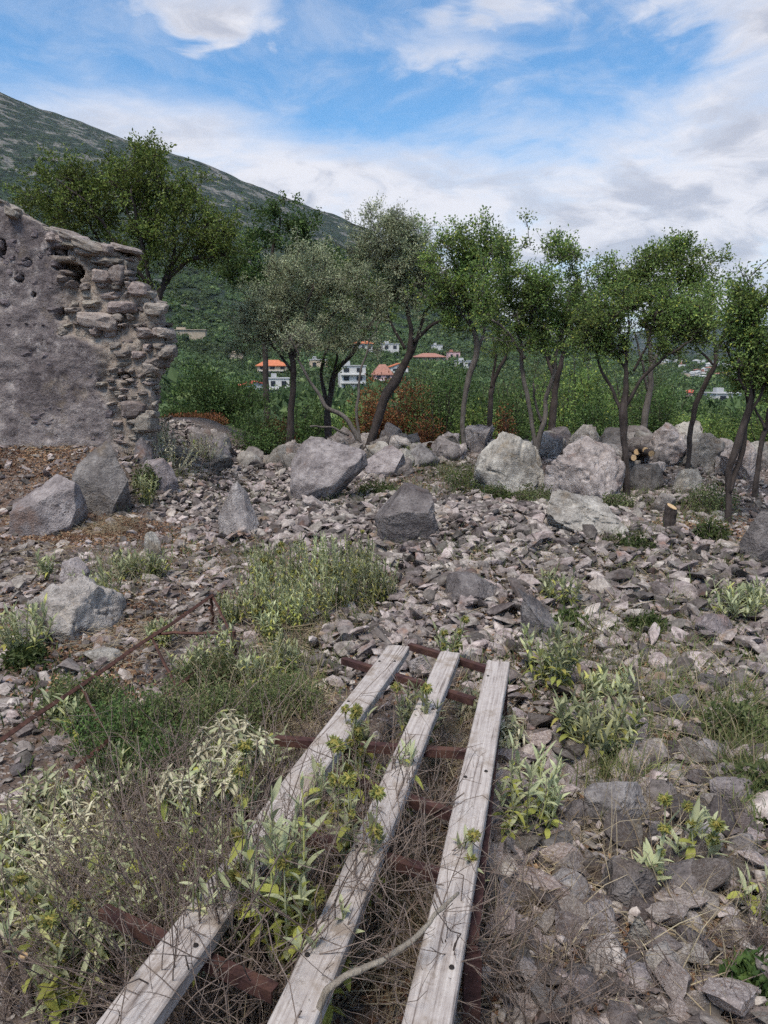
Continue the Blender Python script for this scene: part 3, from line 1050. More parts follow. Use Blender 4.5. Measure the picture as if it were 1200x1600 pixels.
        # stones on the broken end face
        for yy in np.arange(WALL_Y + 0.28, WALL_Y + WALL_T, 0.17):
            if z < 2.35 and rng.random() < 0.85:
                put('stone', protos[rng.integers(0, 14)], M['wall_stone'], t,
                    np.array([xr - 0.08 + rng.uniform(-0.05, 0.05), yy + rng.uniform(-0.04, 0.04), z + ch / 2]) - org,
                    (rng.uniform(-0.15, 0.15), rng.uniform(-0.15, 0.15), rng.uniform(0, 3.1)), (rng.uniform(0.16, 0.3), rng.uniform(0.16, 0.3), ch * 1.05))
        z += ch * 0.97
    # tilted cap slabs along the sloping top
    for i in range(40):
        px = rng.uniform(-40, 196)
        u = (px + 40) / 236
        x, zt = wp(px, np.interp(px, [-170, -60, 0, 45, 95, 150, 190], [262, 292, 322, 341, 366, 378, 390]))
        L = rng.uniform(0.15, 0.42)
        put('cap_slab', protos[rng.integers(0, 14)], M['wall_stone'], t, np.array([x, WALL_Y + rng.uniform(0.03, 0.5), zt + rng.uniform(-0.10, 0.035)]) - org,
            (rng.uniform(-0.15, 0.15), rng.uniform(0.1, 0.38), rng.uniform(-0.3, 0.3)), (L, rng.uniform(0.2, 0.4), rng.uniform(0.05, 0.12)))
    for px, py, wpx, hpx in [(150, 392, 95, 20), (118, 378, 70, 16), (165, 405, 60, 14), (88, 372, 60, 14), (180, 428, 38, 34), (158, 432, 40, 22), (100, 425, 20, 10), (96, 437, 24, 11),
                             (212, 452, 45, 22), (240, 482, 40, 20), (255, 520, 30, 16), (258, 548, 34, 22), (232, 578, 36, 20), (224, 520, 40, 18), (190, 480, 60, 20), (150, 500, 80, 28), (208, 640, 50, 30), (222, 660, 40, 34)]:
        x, zc = wp(px, py)
        s_ = WALL_Y / FPX * 1.0
        put('stone', protos[rng.integers(0, 14)], M['wall_stone'], t, np.array([x, WALL_Y + 0.13, zc]) - org,
            (rng.uniform(-0.1, 0.1), rng.uniform(-0.05, 0.2), rng.uniform(-0.12, 0.12)), (wpx * s_ * 0.8, 0.34, hpx * s_))


ruined_wall()


# ------------------------------------------------------------------ boulders
ALL_BOULDERS = []


def boulder(name, px, pbase, wpx, hpx, mat, label, seed, sub=5, rz=None, tilt=(0, 0), shape=None, group=None, planes=14, rough=0.07, strata=0.0, sink=0.34, depth=0.85, cat='boulder', hi=0.85, lo=0.5):
    g = gnd(px, pbase)
    dep = g[1] * CP - (g[2] - CAM_H) * SP
    w, hh = wpx / FPX * dep, hpx / FPX * dep
    hh = hh * 1.02
    v, f = rock(seed, sub + (1 if sub > 3 or name == 'ridge_rock' else 0), (1, 1, 1), planes, lo, hi, min(rough, 0.17) * 0.62, strata, chips=34)
    mn, mx = v.min(0), v.max(0)
    v = (v - (mn + mx) / 2) / (mx - mn)
    v = v * (w, w * depth, hh / (1 - sink))
    if shape:
        v = shape(v)
    tx, ty = tilt
    if tx or ty:
        c, s = math.cos(ty), math.sin(ty)
        v = v @ np.array([[c, 0, s], [0, 1, 0], [-s, 0, c]]).T
    v[:, 2] -= v[:, 2].min() + (v[:, 2].max() - v[:, 2].min()) * sink
    mb = MB()
    mb.add(v, f)
    c = (g[0], g[1] + w * depth * 0.42, min(g[2], Hs(g[0], g[1] + w * depth * 0.42)) + 0.0)
    ALL_BOULDERS.append((c[0], c[1], w * 0.5))
    o = put(name, mb.mesh(name, True), M[mat], None, c)
    return tag(o, label, cat, group)


def lean(k, ax=0):
    def f(v):
        v = v.copy()
        v[:, ax] += k * v[:, 2]
        return v
    return f


def peak(x0, k):
    def f(v):
        v = v.copy()
        zn = (v[:, 2] - v[:, 2].min()) / np.ptp(v[:, 2])
        w = 1 - k * zn
        v[:, 0] = (v[:, 0] - x0) * w + x0
        v[:, 1] *= w
        return v
    return f


boulder('boulder', 60, 842, 134, 92, 'rock', 'broad dome-shaped dark grey boulder at left edge below the wall', 3, planes=9, rough=0.05, strata=0, shape=peak(0.0, 0.25))
boulder('boulder', 150, 806, 92, 112, 'rock', 'tall upright grey boulder leaning against the slope under the wall', 8, planes=10, rough=0.06, strata=0, shape=lean(0.15))
boulder('boulder', 236, 768, 74, 48, 'rock', 'small rounded grey boulder behind weeds right of the upright boulder', 15, 4, planes=10, rough=0.06)
boulder('boulder', 223, 728, 30, 42, 'rock_dark', 'dark block of stone at the foot of the wall end', 17, 4, planes=8)
boulder('boulder', 362, 842, 100, 84, 'rock', 'pyramid-shaped dark grey boulder with pointed top in the stones', 23, planes=8, rough=0.05, strata=0, shape=peak(0.06, 0.62))
boulder('boulder', 510, 788, 128, 92, 'rock', 'long leaning grey boulder rising to the right under the forked stems', 29, planes=9, rough=0.06, shape=lambda v: v + np.stack([0 * v[:, 0], 0 * v[:, 0], 0.42 * v[:, 0] * (v[:, 2] > -9)], 1))
boulder('boulder', 603, 746, 66, 46, 'rock', 'rounded grey boulder beside the base of the leaning stems', 31, 4, planes=10, rough=0.06)
boulder('boulder', 637, 855, 106, 92, 'rock', 'squat square grey boulder alone above the scree', 37, planes=6, rough=0.05, strata=0.0, lo=0.45, hi=0.6)
boulder('boulder', 662, 730, 56, 34, 'rock_dark', 'low bluish boulder left of the slim cut trunk', 41, 4)
boulder('boulder', 800, 778, 140, 98, 'rock_pale', 'largest pale slanting boulder around the forked tree', 43, planes=10, rough=0.15, strata=0.0, shape=peak(-0.05, 0.35))
boulder('boulder', 925, 788, 128, 100, 'rock_pale', 'big pale grey boulder left of the straight dark trunk', 47, planes=11, rough=0.16, strata=0.0)
boulder('boulder', 920, 842, 130, 62, 'rock_pale', 'low pale layered outcrop at the top edge of the scree', 53, planes=12, rough=0.16, strata=0.0, shape=lambda v: v - np.stack([0 * v[:, 0], 0 * v[:, 0], 0.25 * v[:, 0]], 1))
boulder('boulder', 1195, 885, 62, 84, 'rock', 'dark grey boulder cut by right edge beside the leaf litter', 59, planes=9, rough=0.07)
boulder('boulder', 82, 1004, 168, 92, 'rock_pale', 'wide cracked pale outcrop at left edge by the path', 61, planes=16, rough=0.22, strata=0.0)
boulder('boulder', 490, 726, 62, 42, 'rock', 'grey boulder below the olive trunk behind the leaning boulder', 67, 4)
boulder('boulder', 630, 704, 60, 26, 'rock_pale', 'pale flat-topped rock in the ridge behind the rounded boulder', 68, 4)
boulder('boulder', 338, 722, 40, 34, 'rock', 'small grey boulder at the edge of the dark low shrub', 69, 4)
boulder('boulder', 1045, 730, 78, 66, 'rock_pale', 'pale jagged rock in the tumbled row right of straight trunk', 71, 5, rough=0.2, strata=0.0)
boulder('boulder', 1105, 735, 62, 58, 'rock_pale', 'pale jagged rock in the tumbled row behind the curving trunk', 73, 5, rough=0.2, strata=0.0)
boulder('boulder', 1012, 770, 62, 44, 'rock_pale', 'pale block lying directly right of the straight dark trunk', 79, 4, rough=0.10)
boulder('boulder', 1078, 772, 54, 38, 'rock_pale', 'pale block below the curving trunk in the tumbled row', 83, 4, rough=0.10)
boulder('boulder', 1165, 752, 58, 62, 'rock_pale', 'pale rock half hidden behind the twin dark trunks', 89, 5, rough=0.2, strata=0.0)
boulder('boulder', 1040, 802, 46, 30, 'rock_pale', 'small pale block beside the tree stump', 97, 4)
boulder('boulder', 860, 708, 60, 34, 'rock_pale', 'pale rock at the foot of the trunk behind the forked tree', 101, 4)
boulder('boulder', 985, 712, 60, 34, 'rock_pale', 'pale rock on the ridge behind the straight dark trunk', 103, 4)
boulder('boulder', 970, 1312, 104, 76, 'rock_dark', 'bluish dark rock with pale top edge in right foreground', 107, 5, rough=0.10, cat='rock')
boulder('boulder', 985, 1442, 100, 110, 'rock', 'long tilted slab of layered rock in right foreground', 109, 5, planes=9, rough=0.05, strata=0.0, shape=lambda v: v @ np.array([[0.80, 0, -0.60], [0, 1, 0], [0.5, 0, 0.55]]), cat='rock')
boulder('boulder', 1000, 1508, 66, 74, 'rock_pale', 'angular rock with white top in right foreground', 113, 4, planes=8, rough=0.05, cat='rock')
boulder('boulder', 940, 1482, 62, 62, 'rock', 'purplish square rock beside the white-topped rock', 127, 4, planes=7, rough=0.05, cat='rock')
boulder('boulder', 932, 1392, 40, 44, 'rock_dark', 'small dark rounded rock above the purplish rock', 131, 4, cat='rock')
boulder('boulder', 848, 1004, 72, 76, 'rock_dark', 'upright dark rock with white veins above the silver plant', 137, 5, planes=9, rough=0.09, cat='rock')
boulder('boulder', 742, 950, 96, 46, 'rock', 'rounded flat rock in the scree above the planks', 139, 4, cat='rock')
boulder('boulder', 1130, 1010, 66, 46, 'rock', 'purplish rounded rock in the scree near right edge', 149, 4, cat='rock')
boulder('boulder', 236, 874, 34, 40, 'rock_pale', 'small white jagged rock beside the straw patch', 151, 4, planes=8, cat='rock')
boulder('boulder', 492, 804, 42, 26, 'rock_pale', 'small white rounded stone in front of the leaning boulder', 157, 4, cat='rock')
boulder('boulder', 1110, 1338, 70, 50, 'rock', 'flat stone beneath the sage leaves near right edge', 163, 4, cat='rock')
boulder('boulder', 905, 1556, 62, 40, 'rock_pale', 'white flat stone at the bottom edge among dry twigs', 167, 4, planes=7, rough=0.04, cat='rock')
boulder('boulder', 150, 1046, 74, 22, 'rock_pale', 'flat pale slab beside the rusty rail on the path', 173, 4, cat='rock')
boulder('boulder', 112, 922, 46, 46, 'rock', 'dark rounded rock above the cracked pale outcrop', 179, 4, cat='rock')
boulder('boulder', 660, 1062, 44, 34, 'rock', 'ochre-tinged round stone inside the plank frame', 181, 4, cat='rock')
rf_ = np.random.default_rng(91)
FG = [(800, 1370), (870, 1350), (905, 1300), (1060, 1230), (1110, 1200), (1020, 1330), (1070, 1420), (1130, 1400), (1170, 1350), (890, 1430), (860, 1500), (1050, 1560), (1100, 1520), (1150, 1580), (1010, 1570), (960, 1540), (830, 1560), (1180, 1480), (1085, 1480),
      (930, 1250), (1000, 1170), (1060, 1130), (1120, 1090), (880, 1200), (1150, 1280), (790, 1440), (910, 1590), (1040, 1280), (1130, 1150), (990, 1090)]
for i, (px, py) in enumerate(FG):
    w = rf_.uniform(42, 84) * (1.0 if py > 1250 else 0.75)
    boulder('foreground_stone', px, py, w, w * rf_.uniform(0.5, 0.85), ['rock', 'rock_dark', 'rock', 'rock_pale'][i % 4], 'stone', 800 + i, 3, planes=8, rough=0.05, lo=0.35, hi=0.75, sink=0.25, cat='stone', group='larger stones in the right foreground', tilt=(0, rf_.uniform(-0.5, 0.5)))
# the row of smaller rocks that forms the ridge
rr_ = np.random.default_rng(31)
for i in range(140):
    px = rr_.uniform(585, 1200) if i < 112 else rr_.uniform(290, 580)
    py = rr_.uniform(690, 722) + (16 if px > 990 and rr_.random() < 0.6 else 0) + (10 if px < 580 else 0)
    w = rr_.uniform(18, 56)
    py += rr_.uniform(0, 26) if i % 2 else 0
    boulder('ridge_rock', px, py, w, w * rr_.uniform(0.5, 0.9), 'rock_pale' if rr_.random() < 0.75 else 'rock', 'smaller pale rock of the tumbled ridge in front of the green bushes', 700 + i, 3,
            group='ridge rocks', planes=8, rough=0.2, lo=0.3, hi=0.7, cat='rock')


# ------------------------------------------------------------------ rubble: thousands of loose stones, the largest in view one by one
def scree_density(x, y):
    px, py, _ = proj(np.stack([x, y, 0 * x], 1))
    d = 0.45 + 0 * x
    sc = 0.92 * sstep(380, 560, px - (1000 - py) * 0.2) * sstep(745, 790, py)
    d = np.maximum(d, sc)
    d = np.where((px < 420) & (py > 680) & (py < 800), 0.5, d)
    d = np.where((px > 250) & (px < 600) & (py > 690) & (py < 860), 0.95, d)
    d = np.where((px < 420) & (py > 850) & (py < 1080), 0.5, d)
    d = np.where((px < 300) & (py > 800) & (py < 880), 0.22, d)
    d = np.where((px > 1000) & (py > 790) & (py < 860), 0.18, d)
    d = np.where((py < 745) & (px > 600), 0.4, d)
    d = np.where((px < 760) & (py > 1080), 0.35, d)
    return d


def rubble():
    rng = np.random.default_rng(77)
    N = 90000
    az = np.radians(rng.uniform(-33, 33, N))
    r = np.sqrt(rng.uniform(1.0 ** 2, 13.5 ** 2, N))
    near = rng.random(N) < 0.45
    r = np.where(near, rng.uniform(1.0, 9.0, N), r)
    x, y = r * np.sin(az), r * np.cos(az)
    dens = scree_density(x, y) * np.clip(1.0 + 0.55 * fbm2(x, y, 1.3, 3, 66), 0.25, 1.4)
    keep = rng.random(N) < dens
    size = 0.0086 * np.exp(rng.exponential(0.58, N)) * (0.8 + 1.0 * sstep(2, 7, r))
    size = np.minimum(size, 0.042 + 0.03 * sstep(2, 7, r))
    size = np.where((x > 0.3) & (r < 3.2), size * 1.45, size)
    lob = dens > 0.62
    size = np.where(lob, size * 1.18, size)
    for (bx, by, br) in ALL_BOULDERS:
        keep &= np.hypot(x - bx, y - by) > br * 0.75
    x, y, size = x[keep], y[keep], size[keep]
    n = len(x)
    z = H(x, y) + size * rng.uniform(0.0, 0.42, n) + 0.06 * (rng.random(n) ** 3) * (dens[keep] > 0.62)
    aspect = np.stack([rng.uniform(1.1, 1.9, n), rng.uniform(0.8, 1.3, n), rng.uniform(0.32, 0.75, n)], 1)
    tilt = rng.normal(0, 0.32, (n, 2))
    rz = rng.uniform(0, 6.283, n)
    px, py, dep = proj(np.stack([x, y, z], 1))
    inview = (px > 5) & (px < 1195) & (py > 690) & (py < 1585)
    hidden = ((px > 120) & (px < 800) & (py > 1000) & (px > 130 + (1600 - py) * 0.78) & (px < 730 + (1600 - py) * 0.12)) | ((px < 450) & (py > 1050))
    score = np.where(inview & ~hidden, size / dep, 0)
    top = np.argsort(-score)[:300]
    ind = np.zeros(n, bool)
    ind[top] = True
    fine = []
    for s in range(18):
        v, f = rock(900 + s, 3, (1, 1, 1), 9, 0.32, 0.68, 0.025)
        mb = MB()
        mb.add(v, f)
        fine.append(mb.mesh('loose_stone'))
    REG = [(lambda a, b: b < 780, 'angular grey stone of the rubble between the boulders and the ridge', 'stones among the far boulders'),
           (lambda a, b: a < 480 and b < 1090, 'grey stone lying on the open slope left of the tall sage clump', 'stones on the left slope'),
           (lambda a, b: b < 900, 'grey-mauve stone in the upper part of the scree below the boulders', 'upper scree stones'),
           (lambda a, b: b < 1080 and a < 820, 'grey stone in the scree just beyond the ends of the planks', 'stones beyond the planks'),
           (lambda a, b: b < 1180, 'grey-mauve stone on the open scree to the right of the planks', 'middle scree stones'),
           (lambda a, b: True, 'angular grey stone in the bottom right corner among dry twigs', 'stones in the right foreground')]
    for i in top:
        lb, gp = [(l, g) for c, l, g in REG if c(px[i], py[i])][0]
        o = put('loose_stone', fine[int(rng.integers(0, 18))], M['stone'], None, (x[i], y[i], z[i]), (tilt[i, 0], tilt[i, 1], rz[i]), tuple(aspect[i] * size[i]))
        tag(o, lb, 'stone', gp)
    coarse = [rock(1500 + s, 2 if s < 14 else 1, (1, 1, 1), 8, 0.34, 0.7, 0.015) for s in range(24)]
    mb = MB()
    rest = np.nonzero(~ind)[0]
    small = size[rest] / dep[rest] * FPX < 17
    which = np.where(small, rng.integers(14, 24, len(rest)), rng.integers(0, 14, len(rest)))
    for s in range(24):
        k = rest[which == s]
        v, f = coarse[s]
        cz, sz = np.cos(rz[k]), np.sin(rz[k])
        P = v[None] * (aspect[k] * size[k][:, None])[:, None, :]
        P[..., 2] = P[..., 2] + P[..., 0] * tilt[k, 0][:, None] + P[..., 1] * tilt[k, 1][:, None]
        Q = np.stack([P[..., 0] * cz[:, None] - P[..., 1] * sz[:, None], P[..., 0] * sz[:, None] + P[..., 1] * cz[:, None], P[..., 2]], -1)
        Q += np.stack([x[k], y[k], z[k]], 1)[:, None, :]
        F = f[None] + (np.arange(len(k)) * len(v))[:, None, None]
        mb.add(Q.reshape(-1, 3), F.reshape(-1, 3))
    o = put('rubble', mb.mesh('rubble'), M['stone_field'])
    tag(o, 'countless small loose stones and gravel covering the slope', 'rubble', None, 'stuff')


rubble()


# ------------------------------------------------------------------ trees
def poly_curve(pts, n):
    pts = np.asarray(pts, float)
    d = np.concatenate([[0], np.cumsum(np.linalg.norm(np.diff(pts[:, :3], axis=0), axis=1))])
    t = np.linspace(0, d[-1], n)
    out = np.stack([np.interp(t, d, pts[:, k]) for k in range(pts.shape[1])], 1)
    for _ in range(3):
        out[1:-1] = out[:-2] * 0.25 + out[1:-1] * 0.5 + out[2:] * 0.25
    return out


def tree(name, Y, limbs, blobs, leaf, label, cat='tree', bark='bark', seed=1, n_att=130, n_leaf=46, L=0.05, W=0.028, spread=0.14, group=None,
         depth_k=0.9, up=0.35, thick=0.6, twig_k=1.0, reach=None):
    """limbs: pixel polylines (px, py, width) at distance Y with a depth offset; blobs: pixel ellipses filled with twigs and leaves"""
    rng = np.random.default_rng(seed)
    x0, y0, _ = limbs[0][1][0]
    base = at(x0, y0, Y)
    base[2] = min(base[2], Hs(base[0], Y)) - 0.05
    sc = Y / FPX * 1.02
    wood = MB()
    nodes, nrad = [], []
    for (dy, pl) in limbs:
        P = []
        m = len(pl)
        for i, (px, py, w) in enumerate(pl):
            q = at(px, py, Y)
            q[1] += dy * i / max(1, m - 1)
            P.append((*q, max(w * sc * 0.5 * thick, 0.006)))
        if len(nodes) == 0:
            P[0] = (base[0], Y, base[2], P[0][3] * 1.25)
        C = poly_curve(P, max(8, m * 6))
        wob = np.stack([fbm(C[:, :3] * 2.6 + seed + 9 * q_, 3, seed + q_) for q_ in range(3)], 1) * 0.11
        C[:, :3] += wob * np.linspace(0, 1, len(C))[:, None]
        k = 9 if C[0, 3] > 0.03 else 6
        lump = 1 + 0.14 * fbm(C[:, :3] * 9 + seed, 3, seed + 4)
        wood.add(*tube(C[:, :3] - base, C[:, 3] * lump, k))
        s0 = len(C) // 3 if len(nodes) == 0 else 2
        nodes += list(C[s0:, :3])
        nrad += list(C[s0:, 3])
    nodes, nrad = [np.array(nodes)], [np.array(nrad)]
    # attraction points
    vol = np.array([b[2] * b[3] for b in blobs], float) ** 1.1
    cnt = np.maximum(4, (1.42 * n_att * vol / vol.sum())).astype(int)
    A = []
    for (bx, by, rx, ry), n in zip(blobs, cnt):
        d = rng.normal(size=(n, 3))
        d /= np.linalg.norm(d, axis=1, keepdims=True)
        d *= (rng.uniform(0.05, 1.0, n) ** 0.42)[:, None] * 1.1
        c = at(bx, by, Y)
        off = np.stack([d[:, 0] * rx * 1.24 * sc, d[:, 1] * (rx + ry) * 0.5 * sc * depth_k, d[:, 2] * ry * sc], 1)
        out = rng.random(n) < 0.12
        off[out] *= rng.uniform(1.1, 1.45, (out.sum(), 1))
        off[:, 2] -= 0.16 * ry * sc
        q = c + off
        keep = (fbm(q * 2.4 + seed * 3.1, 2, seed) > -0.10) | out
        A.append(q[keep])
    A = np.concatenate(A)
    allp = nodes[0]
    dist = np.array([np.min(np.linalg.norm(allp - a, axis=1)) for a in A])
    LC, LD = [], []
    for i in np.argsort(dist):
        a = A[i]
        P, Rr = np.concatenate(nodes), np.concatenate(nrad)
        dd = np.linalg.norm(P - a, axis=1) + 0.8 * np.clip(P[:, 2] - a[2], 0, None)
        j = int(np.argmin(dd))
        s = P[j]
        mid = (s + a) / 2 + rng.normal(size=3) * 0.10 * np.linalg.norm(a - s) + np.array([0, 0, 0.06 * np.linalg.norm(a - s)])
        t = np.linspace(0, 1, 6)[:, None]
        C = (1 - t) ** 2 * s + 2 * t * (1 - t) * mid + t ** 2 * a
        C[1:-1] += rng.normal(size=(4, 3)) * 0.02
        r0 = min(Rr[j] * 0.62, 0.006 + 0.012 * np.linalg.norm(a - s)) * twig_k
        rad = np.linspace(max(r0, 0.0055), 0.004, 6)
        wood.add(*tube(C - base, rad, 4, False))
        nodes.append(C[1:])
        nrad.append(rad[1:])
        # fine twigs carrying the leaves
        axis = (a - s) / (np.linalg.norm(a - s) + 1e-6)
        bare = rng.random() < 0.18 and a[2] < np.median(A[:, 2])
        for q in range(4):
            dv = axis * 0.6 + rng.normal(size=3) * 0.75 + np.array([0, 0, up])
            dv /= np.linalg.norm(dv)
            ln = spread * rng.uniform(0.7, 1.6)
            st = C[rng.integers(3, 6)]
            e = st + dv * ln
            m2 = (st + e) / 2 + rng.normal(size=3) * 0.12 * ln
            wood.add(*tube(np.array([st, m2, e]) - base, [0.0032, 0.0026, 0.0018], 3, False))
            if bare:
                continue
            nl = max(2, int(n_leaf / 2.7))
            tt = rng.uniform(0.15, 1.0, nl)[:, None]
            pos = (1 - tt) ** 2 * st + 2 * tt * (1 - tt) * m2 + tt ** 2 * e
            pos = pos + rng.normal(size=(nl, 3)) * spread * 0.22
            LC.append(pos)
            LD.append(dv * 0.8 + rng.normal(size=(nl, 3)) * 0.8)
    LC, LD = np.concatenate(LC), np.concatenate(LD)
    lv = MB()
    n = len(LC)
    lv.add(*leaf_quads(LC - base, LD, 0.84 * L * rng.uniform(0.7, 1.3, n), 0.86 * W * rng.uniform(0.75, 1.25, n), rng))
    t = thing(name, base, label, cat, group)
    put('trunk', wood.mesh('trunk', True), M[bark], t)
    put('crown', lv.mesh('crown'), M[leaf], t)
    return t


tree('evergreen_tree', 13.0,
     [(0, [(232, 690, 30), (240, 520, 26), (248, 462, 22), (262, 430, 18), (300, 405, 12), (345, 395, 7)]), (-0.4, [(247, 470, 18), (236, 440, 12), (228, 380, 10), (218, 300, 6)]),
      (0.4, [(256, 440, 14), (268, 400, 10), (262, 340, 8), (250, 260, 4)]), (-0.5, [(240, 455, 13), (200, 400, 10), (160, 340, 7), (110, 290, 4)]), (0.5, [(240, 455, 11), (190, 420, 9), (130, 350, 7), (80, 310, 4)]),
      (0.2, [(268, 415, 10), (300, 360, 7), (320, 310, 4)]), (-0.3, [(228, 390, 9), (200, 330, 6), (180, 280, 4)])],
     [(90, 300, 52, 34), (150, 285, 62, 38), (225, 270, 48, 46), (230, 245, 22, 26), (180, 330, 75, 40), (120, 340, 60, 30), (250, 330, 55, 45), (315, 305, 42, 28), (335, 360, 32, 26), (290, 375, 60, 30), (215, 400, 50, 40), (340, 395, 28, 18)],
     'leaf_bright', 'wide bushy evergreen tree with many stems behind the ruined wall', seed=3, n_att=420, n_leaf=48, L=0.065, W=0.034, spread=0.2, thick=0.48)
tree('dark_oak', 22.0, [(0, [(418, 700, 16), (415, 560, 14), (410, 470, 12), (425, 400, 9), (440, 340, 5)]), (0.5, [(410, 470, 9), (385, 410, 6)]), (-0.4, [(418, 450, 8), (450, 400, 5), (505, 400, 4)])],
     [(440, 350, 38, 30), (428, 325, 16, 14), (385, 395, 28, 34), (400, 430, 30, 20), (470, 355, 14, 14), (505, 405, 40, 22), (520, 430, 40, 26), (360, 425, 14, 14)],
     'leaf_dark', 'dark evergreen tree with tufted crown behind the silver olive', seed=5, n_att=150, n_leaf=60, L=0.10, W=0.06, spread=0.28)
tree('olive_tree', 14.0, [(0, [(452, 705, 20), (455, 640, 16), (458, 575, 15), (455, 540, 11), (440, 480, 7)]), (-0.3, [(458, 570, 11), (470, 520, 8), (490, 450, 5)]), (0.3, [(456, 580, 8), (420, 530, 5), (385, 500, 3)]),
                          (0.2, [(462, 545, 8), (505, 510, 6), (540, 460, 4)])],
     [(480, 425, 45, 45), (455, 470, 60, 50), (420, 505, 55, 38), (375, 495, 28, 18), (510, 470, 42, 42), (470, 400, 26, 26), (500, 520, 45, 28), (400, 540, 40, 22), (545, 520, 25, 25)],
     'leaf_olive', 'silver-leaved olive tree with straight dark trunk right of the wall', seed=7, n_att=400, n_leaf=70, L=0.062, W=0.015, spread=0.17, up=0.6, depth_k=1.1)
tree('evergreen_tree', 15.0, [(0, [(515, 700, 18), (510, 640, 16), (520, 590, 14), (545, 560, 11), (575, 510, 8), (600, 470, 5)]), (0.3, [(512, 640, 13), (500, 590, 9), (510, 540, 7), (530, 490, 4)]),
                              (-0.3, [(515, 610, 8), (530, 560, 6), (520, 520, 4)])],
     [(560, 440, 35, 40), (590, 480, 40, 30), (545, 480, 30, 30), (520, 560, 22, 20), (575, 420, 25, 20)],
     'leaf_oak', 'dark two-stemmed evergreen between the olive and the leaning trunk', seed=9, n_att=120, n_leaf=50, L=0.06, W=0.034, spread=0.19)
tree('low_forked_tree', 12.6, [(0, [(566, 716, 22), (560, 685, 15), (540, 650, 12), (510, 638, 11), (487, 605, 8), (468, 565, 6), (450, 525, 4)]), (0.2, [(562, 690, 9), (556, 640, 8), (560, 580, 6), (575, 545, 5), (590, 500, 3)]),
                               (-0.2, [(545, 680, 7), (515, 665, 6), (485, 664, 5)])],
     [(465, 530, 30, 22), (590, 500, 22, 18), (575, 540, 18, 14)],
     'leaf_olive', 'low grey tree with bare forked stems leaning left over the boulders', bark='bark_grey', seed=11, n_att=46, n_leaf=30, L=0.05, W=0.016, spread=0.15)
tree('leaning_tree', 13.0, [(0, [(572, 705, 18), (590, 660, 22), (602, 620, 26), (625, 588, 24), (640, 560, 18), (645, 520, 12), (632, 480, 9), (620, 430, 6)]), (0.3, [(640, 560, 12), (655, 525, 10), (665, 490, 7), (690, 465, 5), (700, 430, 3)]),
                            (-0.3, [(645, 535, 10), (680, 505, 8), (720, 495, 5), (745, 480, 3)]), (0.3, [(633, 545, 9), (610, 500, 6), (600, 460, 4)])],
     [(612, 365, 38, 42), (610, 400, 50, 45), (600, 440, 55, 40), (640, 420, 35, 45), (590, 470, 30, 20), (620, 340, 18, 20)],
     'leaf_olive', 'tall olive-grey tree on a thick dark trunk leaning right', seed=13, n_att=300, n_leaf=66, L=0.062, W=0.017, spread=0.17, up=0.7)
tree('slim_evergreen', 12.2, [(0, [(729, 726, 12), (722, 660, 12), (728, 600, 14), (744, 560, 17), (742, 525, 13), (728, 490, 9), (722, 440, 6)]), (0.3, [(744, 555, 10), (757, 520, 7), (765, 470, 5), (770, 420, 3)]), (-0.3, [(735, 510, 8), (705, 470, 5), (690, 430, 3)])],
     [(700, 400, 38, 38), (735, 380, 40, 32), (715, 440, 50, 36), (755, 425, 40, 45), (690, 450, 28, 28), (770, 395, 20, 26), (735, 490, 40, 22)],
     'leaf_oak', 'slim evergreen tree whose lower trunk is pale with cut marks', seed=17, bark='bark_grey', n_att=220, n_leaf=50, L=0.052, W=0.03, spread=0.165)
tree('cut_back_tree', 14.2, [(0, [(766, 700, 14), (764, 650, 14), (768, 610, 13), (782, 575, 10), (790, 540, 6)]), (0.2, [(768, 606, 9), (776, 560, 6), (770, 530, 4)])],
     [(785, 530, 25, 22), (775, 495, 25, 20)], 'leaf_oak', 'short cut-back tree behind the largest pale boulder', seed=19, n_att=40, n_leaf=40, L=0.055, W=0.03, spread=0.18)
tree('forked_evergreen', 10.6, [(0, [(826, 770, 20), (836, 715, 17), (847, 660, 13), (860, 610, 11), (866, 570, 10), (880, 520, 6), (890, 460, 4)]), (0.2, [(838, 705, 11), (828, 640, 11), (819, 590, 11), (820, 555, 10), (808, 510, 7), (800, 450, 4)]),
                                (-0.2, [(846, 660, 8), (828, 620, 6), (822, 600, 5)]), (-0.3, [(820, 560, 8), (790, 520, 6), (765, 505, 5)]), (0.3, [(866, 575, 8), (850, 530, 6), (845, 470, 4)])],
     [(800, 380, 36, 34), (845, 410, 46, 40), (815, 440, 55, 40), (870, 440, 40, 45), (800, 480, 45, 30), (870, 500, 48, 34), (905, 500, 30, 38), (830, 520, 50, 26), (806, 352, 12, 14), (880, 395, 18, 22), (918, 540, 22, 22)],
     'leaf_oak', 'forked evergreen with two pale grey stems growing from the largest boulder', seed=23, bark='bark_grey', n_att=330, n_leaf=50, L=0.046, W=0.026, spread=0.145)
tree('evergreen_tree', 14.0, [(0, [(862, 705, 18), (864, 640, 18), (868, 590, 15), (880, 550, 10), (905, 500, 6)]), (0.3, [(866, 590, 10), (850, 540, 7), (848, 490, 4)])],
     [(900, 470, 30, 30), (850, 480, 35, 28), (880, 520, 30, 20)], 'leaf_dark', 'thick-trunked evergreen standing directly behind the forked one', seed=27, n_att=80, n_leaf=46, L=0.06, W=0.034, spread=0.18)
